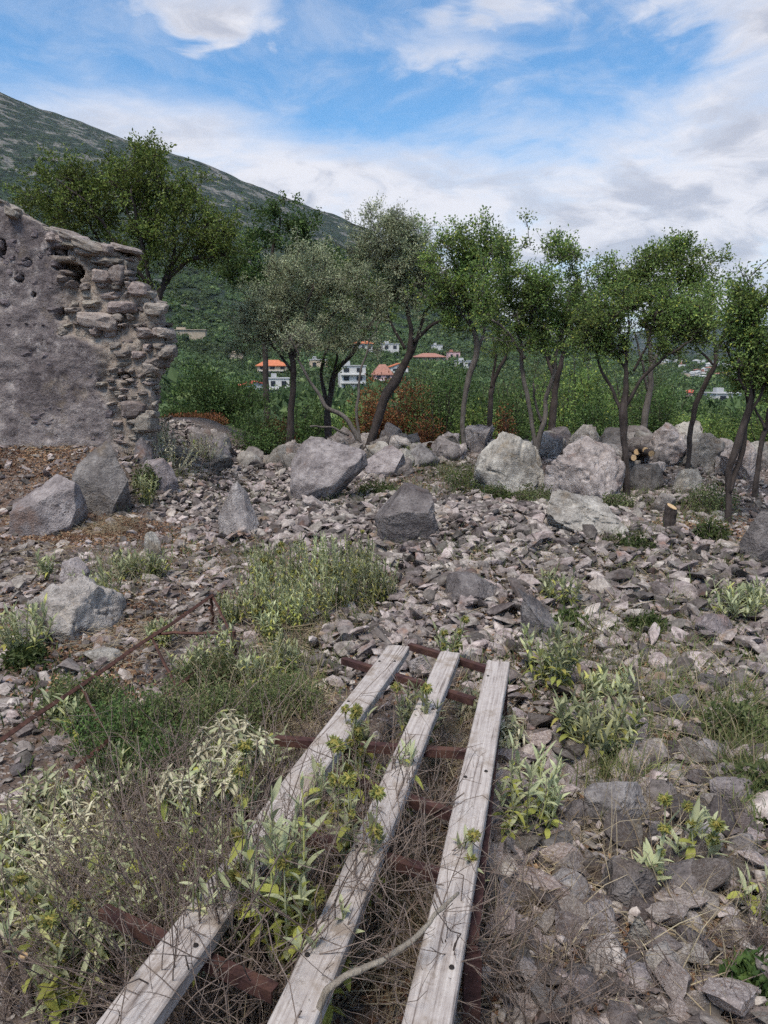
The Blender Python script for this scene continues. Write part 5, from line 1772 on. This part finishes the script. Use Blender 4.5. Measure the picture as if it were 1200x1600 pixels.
# dried, whitish cut sage lying in the left foreground
for i, (px, py, hp, sp_, lb) in enumerate([(60, 1330, 120, 200, 'withered whitish sage heap at the left edge'), (170, 1390, 140, 180, 'withered sage with hanging white leaves in left foreground'), (250, 1330, 110, 150, 'withered pale sage left of the nearest board'),
                                           (110, 1480, 130, 150, 'withered sage with drooping leaves above the corner plant'), (300, 1420, 90, 130, 'withered sage tangle over the nearest board'), (390, 1330, 70, 110, 'withered leaves spilled across the left board')]):
    sage(px, py, hp, sp_, lb, 120 + i, 16, 0, 0.08, dry=0.8, single=False, pairs=8, lscale=0.85, name='withered_sage', group='withered sage', lean_v=((-1) ** i * 0.5, -0.1), zoff=0.03 if i < 4 else 0.34)
for i, (px, py, hp, sp_, lb) in enumerate([(270, 735, 70, 110, 'pale dry shrub at the foot of the wall end'), (320, 720, 50, 90, 'pale dry shrub right of the wall foot'), (245, 700, 60, 60, 'pale dry stalks against the broken wall end'), (790, 1180, 70, 60, 'bleached dry sprig beside the right board'),
                                           (750, 1130, 60, 80, 'bleached dry leaves lying between the middle and right boards')]):
    sage(px, py, hp, sp_, lb, 140 + i, 16, 0, 0.1, dry=0.7, pairs=7, name='dry_shrub', group='pale dry shrubs')


# ------------------------------------------------------------------ leafless dry shrubs
def twig_bush(px, pbase, hpx, wpx, label, seed, stems=26, mat='twig', flat=0.0, zoff=0.0, lev=3, r0=0.0032):
    rng = np.random.default_rng(seed)
    g = gnd(px, pbase)
    g[2] += zoff
    dep = g[1] * CP - (g[2] - CAM_H) * SP
    hh, sp = hpx / FPX * dep, wpx / FPX * dep / 2
    mb = MB()

    def grow(p, d, L, r, lv):
        n = 5
        C = [p]
        dd = d
        for _ in range(n - 1):
            dd = dd + rng.normal(size=3) * 0.13
            dd /= np.linalg.norm(dd)
            C.append(C[-1] + dd * L / (n - 1))
        C = np.array(C)
        C[:, 2] = np.maximum(C[:, 2], 0.01)
        mb.add(*tube(C, np.linspace(r, r * 0.6, n), 4 if r > 0.002 else 3, False))
        if lv > 0:
            for _ in range(int(rng.integers(2, 4))):
                q = C[rng.integers(1, n)]
                nd = dd * 0.8 + rng.normal(size=3) * 0.5
                nd /= np.linalg.norm(nd)
                grow(q, nd, L * rng.uniform(0.35, 0.65), r * 0.62, lv - 1)
    for s in range(stems):
        a = rng.uniform(0, 6.283)
        rr = sp * math.sqrt(rng.random())
        b0 = np.array([math.cos(a), math.sin(a), 0]) * rr * 0.8
        d = np.array([math.cos(a) * 0.35, math.sin(a) * 0.35, 1 - flat]) + rng.normal(size=3) * (0.25 + flat * 0.5)
        d[2] = abs(d[2])
        d /= np.linalg.norm(d)
        grow(b0, d, hh * rng.uniform(0.55, 1.1), r0 * rng.uniform(0.6, 1.2), lev)
    o = put('twig_shrub', mb.mesh('twig_shrub', True), M[mat], None, g)
    return tag(o, label, 'shrub', 'leafless twig shrubs')


TW = [(330, 1560, 380, 150, 'leafless dark twig shrub rising over the nearest board', 0.0), (230, 1560, 250, 140, 'leafless twigs left of the nearest board', 0.05), (400, 1620, 340, 130, 'leafless twigs between nearest and middle board', 0.0),
      (560, 1560, 220, 150, 'dense leafless tangle between the middle and right boards', 0.35), (620, 1480, 180, 130, 'leafless tangle under the curved branch', 0.35), (590, 1380, 150, 110, 'leafless tangle between boards halfway along', 0.3),
      (700, 1600, 190, 130, 'leafless twigs over the near end of the right board', 0.3), (700, 1360, 110, 130, 'leafless twigs lying across the right board', 0.4), (790, 1600, 190, 120, 'leafless twigs right of the right board at bottom edge', 0.15),
      (860, 1620, 200, 140, 'leafless twigs along the bottom edge below white stone', 0.15), (320, 1300, 150, 130, 'leafless grey twigs behind the withered sage', 0.05), (400, 1270, 140, 100, 'leafless twigs beside the left board', 0.05),
      (460, 1350, 130, 90, 'leafless twigs between left and middle boards', 0.2), (600, 1250, 110, 90, 'leafless twigs beneath the bushy silver sage', 0.25), (520, 1180, 90, 90, 'leafless twigs on the left board near its far end', 0.2),
      (700, 1200, 90, 90, 'leafless twigs in the far half of the frame', 0.3), (60, 1590, 170, 130, 'leafless stubble in the bottom left corner', 0.1), (1080, 1560, 150, 150, 'leafless twigs in the bottom right corner', 0.2),
      (960, 1600, 130, 130, 'leafless twigs in front of the white-topped rock', 0.25), (820, 1440, 100, 120, 'leafless twigs between right board and purplish rock', 0.3), (1170, 1500, 120, 100, 'leafless twigs at right edge below the seedling', 0.2),
      (300, 745, 40, 110, 'grey leafless shrub on the stones right of the wall', 0.3)]
TW += [(300, 1640, 330, 120, 'leafless upright twigs across the near end of the left board', 0.0), (430, 1480, 220, 110, 'leafless upright twigs between left and middle boards', 0.0), (250, 1420, 200, 120, 'leafless twigs behind the withered sage tangle', 0.0)]
for i, (px, py, hp, wp_, lb, fl) in enumerate(TW):
    twig_bush(px, py, hp, wp_, lb, 300 + i, (18 if i in (8, 9) else (60 if i < 3 else 30)) if i < 10 else (40 if i > 21 else 15 if i >= 17 else 34), flat=fl, zoff=0.16 if i in (3, 4, 5, 6, 7) else 0.0, lev=2, r0=0.0026)


# ------------------------------------------------------------------ low green thicket over the rusty frame
def thicket(px, pbase, hpx, wpx, label, seed, n=4200, leaf='herb', L=0.017, W=0.008, group='low green thicket shrubs', cat='shrub'):
    rng = np.random.default_rng(seed)
    g = gnd(px, pbase)
    dep = g[1] * CP - (g[2] - CAM_H) * SP
    hh, sp = hpx / FPX * dep, wpx / FPX * dep / 2
    st, LC, LD = MB(), [], []
    ns = 90
    for s in range(ns):
        a = rng.uniform(0, 6.283)
        rr = sp * math.sqrt(rng.random())
        e = np.array([math.cos(a) * rr, math.sin(a) * rr, hh * (1 - 0.5 * (rr / sp) ** 2) * rng.uniform(0.55, 1.05)])
        b0 = np.array([e[0] * 0.55, e[1] * 0.55, 0])
        m = (b0 + e) / 2 + rng.normal(size=3) * 0.03
        t = np.linspace(0, 1, 5)[:, None]
        C = (1 - t) ** 2 * b0 + 2 * t * (1 - t) * m + t ** 2 * e
        st.add(*tube(C, np.linspace(0.0022, 0.001, 5), 3, False))
        k = n // ns
        tt = rng.uniform(0.2, 1, k)[:, None]
        LC.append((1 - tt) ** 2 * b0 + 2 * tt * (1 - tt) * m + tt ** 2 * e + rng.normal(size=(k, 3)) * 0.018)
        LD.append(rng.normal(size=(k, 3)) + (0, 0, 0.6))
    LC, LD = np.concatenate(LC), np.concatenate(LD)
    m = len(LC)
    lv = MB()
    lv.add(*leaf_quads(LC, LD, L * rng.uniform(0.7, 1.4, m), W * rng.uniform(0.7, 1.4, m), rng))
    t = thing('thicket_shrub', g, label, cat, group)
    put('stems', st.mesh('stems'), M['twig'], t)
    put('foliage', lv.mesh('foliage'), M[leaf], t)


for i, a in enumerate([(200, 1180, 110, 180, 'dense fine-leaved green shrub in the thicket left of the boards', 'leaf_dark'), (290, 1170, 130, 180, 'fullest green shrub at the centre of the thicket', 'leaf_shrub'), (380, 1150, 100, 150, 'fine green shrub of the thicket nearest the first board', 'leaf_shrub'),
                       (130, 1120, 70, 120, 'fine green shrub at the thicket edge along the rusty rail', 'leaf_shrub'), (240, 1240, 100, 170, 'low dark part of the thicket facing the viewer', 'leaf_dark'), (330, 1080, 60, 120, 'thin green shrub at the back of the thicket', 'leaf_shrub'),
                       (450, 1120, 70, 110, 'straw-mixed green shrub touching the first board', 'leaf_shrub')]):
    thicket(*a[:5], 400 + i, leaf=a[5], n=5200)
for i, a in enumerate([(735, 765, 36, 90, 'bright green herbs at the foot of the slim trunk', 'herb'), (775, 785, 30, 60, 'green herbs left of the forked tree base', 'herb'), (590, 775, 24, 70, 'green herbs right of the leaning boulder', 'herb'), (520, 712, 26, 40, 'bright green herb at the base of the forked stems', 'herb'),
                       (650, 715, 22, 60, 'green herbs on the ridge behind rounded boulder', 'herb'), (1110, 800, 50, 90, 'grey-green herbs around the twin trunk foot', 'leaf_shrub'), (960, 800, 30, 70, 'green herbs at the foot of the straight trunk', 'leaf_shrub'), (980, 858, 20, 90, 'low grass-green herbs above the right scree', 'herb'),
                       (1110, 850, 40, 60, 'green herbs beside the right edge boulder', 'herb'), (835, 790, 36, 70, 'grey-green herbs below the forked tree', 'leaf_shrub'), (1150, 1160, 60, 110, 'dark green herbs near the right edge above the flower stalks', 'leaf_shrub'), (1180, 1260, 60, 80, 'green tuft at right edge beside the yellow flowers', 'leaf_shrub'),
                       (890, 985, 26, 60, 'small green herbs right of the dark veined rock', 'herb'), (1010, 990, 24, 60, 'bright green sprig on the right scree', 'herb'), (145, 965, 30, 60, 'bright green herb under the silvery path sage', 'herb'), (40, 1040, 22, 60, 'bright green herb under the silver sage at left', 'herb'),
                       (230, 770, 50, 40, 'green weed in front of small rounded boulder', 'herb'), (1175, 1560, 50, 40, 'dark green ivy-like sprig at the bottom right edge', 'leaf_dark')]):
    thicket(*a[:5], 450 + i, leaf=a[5], n=1500, L=0.03, W=0.016, group='green herb tufts', cat='herb')


# ------------------------------------------------------------------ grass, straw and leaf litter (uncountable)
def blades(name, zones, mat, label, cat, seed, hmin, hmax, wid, flat=0.0):
    rng = np.random.default_rng(seed)
    Vs, Fs, n0 = [], [], 0
    mb = MB()
    for (px, py, rx, ry, n) in zones:
        gx = rng.normal(px, rx / 2, n)
        gy = np.clip(rng.normal(py, ry / 2, n), 690, 1640)
        cpt = gnd(px, py)
        e1, e2 = gnd(px + rx, py), gnd(px, max(690, py - ry))
        u = (gx - px) / rx
        w = (gy - py) / ry
        x = cpt[0] + u * (e1[0] - cpt[0]) + -w * (e2[0] - cpt[0])
        y = cpt[1] + u * (e1[1] - cpt[1]) + -w * (e2[1] - cpt[1])
        y = np.maximum(y, 0.5)
        z = H(x, y)
        d = rng.normal(size=(n, 3)) * (0.5, 0.5, 0.15) + (0, 0, 1 - flat)
        if flat > 0.5:
            d[:, 2] = np.abs(d[:, 2]) * 0.4
        d /= np.linalg.norm(d, axis=1, keepdims=True)
        L = rng.uniform(hmin, hmax, n)
        b = np.stack([x, y, z + 0.005 + (0.05 * rng.random(n) if flat > 0.5 else 0)], 1)
        s = np.cross(d, rng.normal(size=(n, 3)))
        s /= np.linalg.norm(s, axis=1, keepdims=True)
        g = np.stack([0 * L, 0 * L, -0.35 * L], 1) * rng.uniform(0.2, 1, n)[:, None]
        W = wid * rng.uniform(0.6, 1.4, n)[:, None]
        m = b + d * L[:, None] * 0.55
        tip = b + d * L[:, None] + g * (1 - flat)
        V = np.stack([b - s * W, b + s * W, m + s * W * 0.8, m - s * W * 0.8, tip], 1).reshape(-1, 3)
        o = (np.arange(n) * 5)[:, None]
        mb.add(V, [np.array([[0, 1, 2, 3]]) + o, np.array([[3, 2, 4]]) + o])
    ob = put(name, mb.mesh(name), M[mat])
    tag(ob, label, cat, None, 'stuff')


blades('grass', [(1160, 1160, 50, 90, 1500), (1180, 1250, 40, 50, 700), (960, 1230, 60, 40, 600), (990, 845, 50, 14, 500), (1050, 1120, 70, 70, 700), (730, 750, 50, 20, 500), (640, 770, 60, 20, 400), (1100, 790, 60, 40, 800), (310, 1200, 150, 70, 1600), (450, 1060, 80, 60, 900),
                 (260, 740, 60, 30, 700), (860, 780, 50, 20, 300), (1000, 1050, 120, 60, 500), (180, 900, 80, 30, 400), (500, 950, 110, 40, 900), (900, 1000, 80, 40, 400), (1130, 880, 60, 20, 300), (700, 735, 100, 14, 700), (900, 795, 80, 12, 500), (1010, 780, 60, 16, 500), (560, 790, 80, 16, 500), (400, 780, 100, 30, 400), (820, 1060, 120, 60, 400), (1080, 1000, 120, 70, 600), (700, 870, 160, 40, 350), (950, 900, 160, 40, 350), (400, 880, 60, 20, 300)],
       'grass', 'thin green and yellowing grass growing between stones and shrubs', 'grass', 1, 0.06, 0.22, 0.0018)
blades('straw', [(170, 830, 60, 18, 1600), (60, 800, 60, 40, 500), (440, 1120, 80, 60, 1500), (300, 1280, 120, 60, 1600), (120, 1400, 110, 90, 1500), (700, 1180, 80, 60, 900), (820, 1480, 90, 100, 300), (1000, 1250, 130, 90, 350), (600, 1450, 160, 130, 2600), (1080, 1450, 110, 120, 500),
                 (60, 880, 80, 40, 700), (290, 730, 60, 25, 900), (480, 1000, 120, 40, 800), (1000, 940, 160, 60, 900), (900, 1150, 200, 120, 900), (100, 700, 100, 30, 500), (760, 900, 250, 70, 2600), (1000, 880, 200, 50, 1600), (350, 880, 150, 40, 900), (1080, 1050, 120, 90, 1300), (900, 1350, 150, 120, 500), (200, 1000, 120, 60, 1100)],
       'straw', 'dry straw and broken stalks scattered over the ground', 'straw', 2, 0.04, 0.17, 0.0016, 0.85)

blades('dry_stalks', [(230, 1330, 130, 120, 420), (120, 1450, 130, 120, 420), (340, 1500, 110, 120, 350), (480, 1480, 120, 140, 420), (600, 1400, 110, 160, 420), (430, 1150, 80, 80, 300), (350, 1120, 120, 70, 350), (500, 960, 120, 50, 350), (850, 1480, 110, 110, 90),
                      (1000, 1330, 130, 100, 220), (1150, 1180, 60, 100, 260), (280, 720, 70, 24, 420), (960, 1080, 120, 80, 220), (180, 900, 90, 40, 220), (700, 1150, 90, 90, 260), (1090, 1500, 110, 90, 80)],
       'straw', 'tall thin dry stalks standing among the shrubs and boards', 'dry stalks', 6, 0.14, 0.42, 0.0011, 0.25)
blades('green_weeds', [(560, 1000, 120, 30, 300), (900, 1000, 150, 80, 500), (1050, 960, 130, 60, 400), (800, 860, 150, 40, 250), (330, 870, 120, 40, 400), (480, 850, 80, 20, 260), (700, 740, 70, 20, 700), (760, 770, 60, 18, 500), (930, 1130, 90, 60, 400), (1180, 1040, 60, 60, 400),
                       (100, 1080, 90, 60, 500), (250, 1160, 150, 70, 300), (1040, 780, 90, 20, 600), (560, 760, 60, 16, 400), (640, 705, 60, 8, 500), (240, 770, 40, 18, 300)],
       'herb', 'small green weeds sprouting between the stones', 'weeds', 7, 0.03, 0.10, 0.004, 0.1)


def litter():
    rng = np.random.default_rng(9)
    LC, LD = [], []
    for (px, py, rx, ry, n) in [(1090, 835, 90, 26, 2600), (110, 835, 110, 26, 3500), (60, 715, 90, 26, 3500), (180, 830, 60, 16, 2400), (200, 960, 60, 30, 400), (950, 1120, 200, 150, 1100), (640, 760, 80, 30, 700), (760, 900, 250, 60, 500), (1000, 960, 150, 50, 700),
                                (60, 990, 120, 60, 800), (150, 1050, 100, 50, 700), (600, 1450, 300, 150, 2200), (980, 1500, 200, 130, 1500), (450, 700, 80, 10, 400), (750, 850, 250, 50, 2600), (1000, 1050, 180, 100, 2600), (800, 1000, 250, 80, 1800), (350, 860, 160, 50, 1200)]:
        c, e1, e2 = gnd(px, py), gnd(px + rx, py), gnd(px, max(692, py - ry))
        u, w = rng.normal(size=n) * 0.6, rng.normal(size=n) * 0.6
        x = c[0] + u * (e1[0] - c[0]) + w * (e2[0] - c[0])
        y = np.maximum(c[1] + u * (e1[1] - c[1]) + w * (e2[1] - c[1]), 0.5)
        LC.append(np.stack([x, y, H(x, y) + rng.uniform(0.004, 0.03, n)], 1))
        LD.append(rng.normal(size=(n, 3)) * (1, 1, 0.25))
    LC, LD = np.concatenate(LC), np.concatenate(LD)
    n = len(LC)
    mb = MB()
    mb.add(*leaf_quads(LC, LD, rng.uniform(0.02, 0.045, n), rng.uniform(0.01, 0.022, n), rng, 0.5))
    tag(put('leaf_litter', mb.mesh('leaf_litter'), M['litter']), 'red-brown dead leaves strewn between the stones', 'litter', None, 'stuff')


litter()


# ------------------------------------------------------------------ branch, stump, stubs
def rod(name, pts, rad, mat, label, cat, cut=None):
    pts = np.asarray(pts, float)
    C = poly_curve(np.concatenate([pts, np.asarray(rad)[:, None]], 1), len(pts) * 7)
    org = C[0, :3].copy()
    C[1:-1, :3] += 0.012 * np.stack([fbm(C[1:-1, :3] * 9 + q, 3, 60 + q) for q in range(3)], 1)
    mb = MB()
    mb.add(*tube(C[:, :3] - org, C[:, 3] * (1 + 0.3 * fbm(C[:, :3] * 45, 3, 4)), 8))
    if cut:
        t = thing(name, org, label, cat)
        put('bark', mb.mesh('bark', True), M[mat], t)
        d = C[-1, :3] - C[-2, :3]
        d /= np.linalg.norm(d)
        m2 = MB()
        m2.add(*tube(np.array([C[-1, :3] - d * 0.002, C[-1, :3] + d * 0.004]) - org, [C[-1, 3] * 0.86] * 2, 10))
        put('cut_face', m2.mesh('cut_face'), M['cutwood'], t)
    else:
        tag(put(name, mb.mesh(name, True), M[mat], None, org), label, cat)


rod('bare_branch', [on_plane(495, 1630, 0.30), on_plane(508, 1545, 0.40), on_plane(540, 1522, 0.42), on_plane(600, 1500, 0.43), on_plane(655, 1460, 0.44), on_plane(700, 1408, 0.45), on_plane(716, 1395, 0.44)],
    [0.0065, 0.0078, 0.0072, 0.0068, 0.006, 0.0045, 0.003], 'twig_pale', 'bare curved grey branch bending over the boards at the bottom', 'branch')
g_ = gnd(1045, 832)
rod('tree_stump', [g_ - (0, 0, 0.05), g_ + (0.0, 0, 0.12), g_ + (0.01, 0, 0.23)], [0.07, 0.06, 0.055], 'bark', 'short dark tree stump in leaf litter at right', 'stump', True)
g_ = gnd(48, 1600)
rod('cut_stub', [g_ - (0, 0, 0.03), g_ + (0, 0, 0.1), g_ + (0.005, -0.01, 0.2)], [0.013, 0.011, 0.0105], 'twig', 'cut brown stem stub standing in the bottom left corner', 'stub', True)
g_ = gnd(15, 1580)
rod('cut_stub', [g_ - (0, 0, 0.03), g_ + (0, 0, 0.14), g_ + (-0.02, 0.0, 0.27)], [0.012, 0.011, 0.009], 'twig', 'taller brown stem stub at the left edge of the corner', 'stub', True)
for i, (px, py) in enumerate([(990, 728), (1003, 732), (985, 738), (1012, 738)]):
    g_ = gnd(px, py)
    rod('cut_log', [g_ + (0.03 * i, 0.4, 0.20 + 0.05 * (i % 2)), g_ + (0, 0.1, 0.22 + 0.06 * (i % 2)), g_ + (0, -0.1, 0.22 + 0.06 * (i % 2))], [0.055, 0.055, 0.052], 'bark',
        ['cut log end leftmost in the pile behind the straight trunk', 'cut log in the middle of the small pile', 'lowest cut log of the pile behind straight trunk', 'cut log at the right of the small pile'][i], 'log', True)


# ------------------------------------------------------------------ words that single out each loose stone and ridge rock
LAND = [(60, 800, 'the dome-shaped boulder'), (150, 760, 'the tall upright boulder'), (236, 745, 'the small rounded boulder'), (362, 805, 'the pyramid-shaped boulder'), (510, 745, 'the long leaning boulder'), (603, 725, 'the rounded boulder by the stems'),
        (637, 812, 'the squat square boulder'), (800, 735, 'the largest pale boulder'), (925, 740, 'the big pale boulder'), (920, 812, 'the low layered outcrop'), (1185, 850, 'the right-edge boulder'), (82, 960, 'the cracked outcrop'), (1045, 820, 'the tree stump'),
        (970, 1275, 'the bluish rock'), (985, 1390, 'the tilted slab'), (1000, 1475, 'the white-topped rock'), (940, 1455, 'the purplish square rock'), (848, 968, 'the white-veined rock'), (742, 930, 'the rounded flat rock'), (1130, 988, 'the purplish rounded rock'),
        (236, 855, 'the white jagged rock'), (622, 1000, "the left board's far end"), (703, 1010, "the middle board's far end"), (779, 1032, "the right board's far end"), (930, 1130, 'the silver rosette sage'), (855, 1040, 'the yellowish sage'), (870, 920, 'the bright scree sage'),
        (1150, 945, 'the silver cushion sage'), (825, 1230, 'the tall pale sage'), (500, 910, 'the large sage clump'), (160, 925, 'the silvery path sage'), (1005, 1220, 'the tall flower ball'), (1110, 1310, 'the flat stone by the sage'), (905, 1540, 'the white flat stone'),
        (979, 770, 'the straight trunk'), (1137, 820, 'the twin trunks'), (1066, 760, 'the curving trunk'), (729, 705, 'the slim cut trunk'), (835, 720, 'the forked tree'), (40, 990, 'the left-edge sage'), (240, 690, 'the wall end'), (455, 690, 'the olive trunk'),
        (765, 690, 'the cut-back tree'), (572, 700, 'the leaning trunk'), (402, 685, 'the dark low shrub'), (1165, 730, 'the half-hidden pale rock'), (1105, 710, 'the rock behind the curving trunk'), (1045, 700, 'the rock beside the straight trunk'),
        (1100, 900, 'the leaf litter patch'), (750, 860, 'the middle of the upper scree'), (1000, 920, 'the open scree centre'), (1080, 1100, 'the grassy right scree'), (680, 900, 'the stones below the square boulder'), (1100, 1480, 'the bottom right twigs')]
ORD = ['', 'second ', 'third ', 'fourth ', 'fifth ', 'sixth ', 'seventh ', 'eighth ', 'ninth ', 'tenth ', 'eleventh ', 'twelfth ', 'thirteenth ', 'fourteenth ', 'fifteenth ', 'sixteenth ', 'seventeenth ', 'eighteenth ', 'nineteenth ', 'twentieth ', 'twenty-first ', 'twenty-second ', 'twenty-third ', 'twenty-fourth ']


def name_by_place(objs, noun, kinds):
    seen = {}
    rows = []
    for o, k in zip(objs, kinds):
        a, b, _ = proj(np.array(o.location)[None])
        a, b = float(a[0]), float(b[0])
        d = [(math.hypot(a - l[0], (b - l[1]) * 1.3), l) for l in LAND]
        dist, l = min(d, key=lambda q: q[0])
        dx, dy = a - l[0], (b - l[1]) * 1.3
        side = ('right of' if dx > 0 else 'left of') if abs(dx) > abs(dy) else ('below' if dy > 0 else 'above')
        rows.append((dist, o, k, side, l[2]))
    for dist, o, k, side, l in sorted(rows, key=lambda q: q[0]):
        key = (k, side, l)
        n = seen.get(key, 0)
        seen[key] = n + 1
        o['label'] = '%s %s, %snearest of those %s %s' % (k, noun, ORD[min(n, 23)], side, l)


st_ = [o for o in COL.objects if o.name.split('.')[0] == 'loose_stone']
name_by_place(st_, 'grey stone', ['flat' if o.scale[2] < 0.48 * o.scale[0] else ('long' if o.scale[1] < 0.68 * o.scale[0] else 'blocky') for o in st_])
rg_ = [o for o in COL.objects if o.name.split('.')[0] == 'ridge_rock']
name_by_place(rg_, 'ridge rock', ['pale' if o.data.materials[0] == M['rock_pale'] else 'grey' for o in rg_])
fg_ = [o for o in COL.objects if o.name.split('.')[0] == 'foreground_stone']
name_by_place(fg_, 'stone', ['big dark' if o.data.materials[0] == M['rock_dark'] else 'big pale' if o.data.materials[0] == M['rock_pale'] else 'big grey' for o in fg_])


# ------------------------------------------------------------------ the air of the valley
def haze():
    m = bpy.data.materials.new('haze_air')
    m.use_nodes = True
    nt = m.node_tree
    nt.nodes.clear()
    out = nt.nodes.new('ShaderNodeOutputMaterial')
    v = nt.nodes.new('ShaderNodeVolumePrincipled')
    v.inputs['Color'].default_value = (0.80, 0.88, 1.0, 1)
    v.inputs['Density'].default_value = HAZE
    v.inputs['Anisotropy'].default_value = 0.2
    nt.links.new(v.outputs[0], out.inputs['Volume'])
    zs = [float((o.matrix_world @ Vector(c)).z) for o in COL.objects if o.name in ('ground', 'mountain', 'far_hills') for c in o.bound_box]
    mb = MB()
    z0, z1 = min(zs) - 1.0, max(zs) + 10.0
    mb.add(*box((0, 0, (z0 + z1) / 2), (18400, 18400, z1 - z0)))
    tag(put('haze', mb.mesh('haze'), m), 'thin bluish air over the valley', 'haze', None, 'stuff')


HAZE = 0.00005
haze()
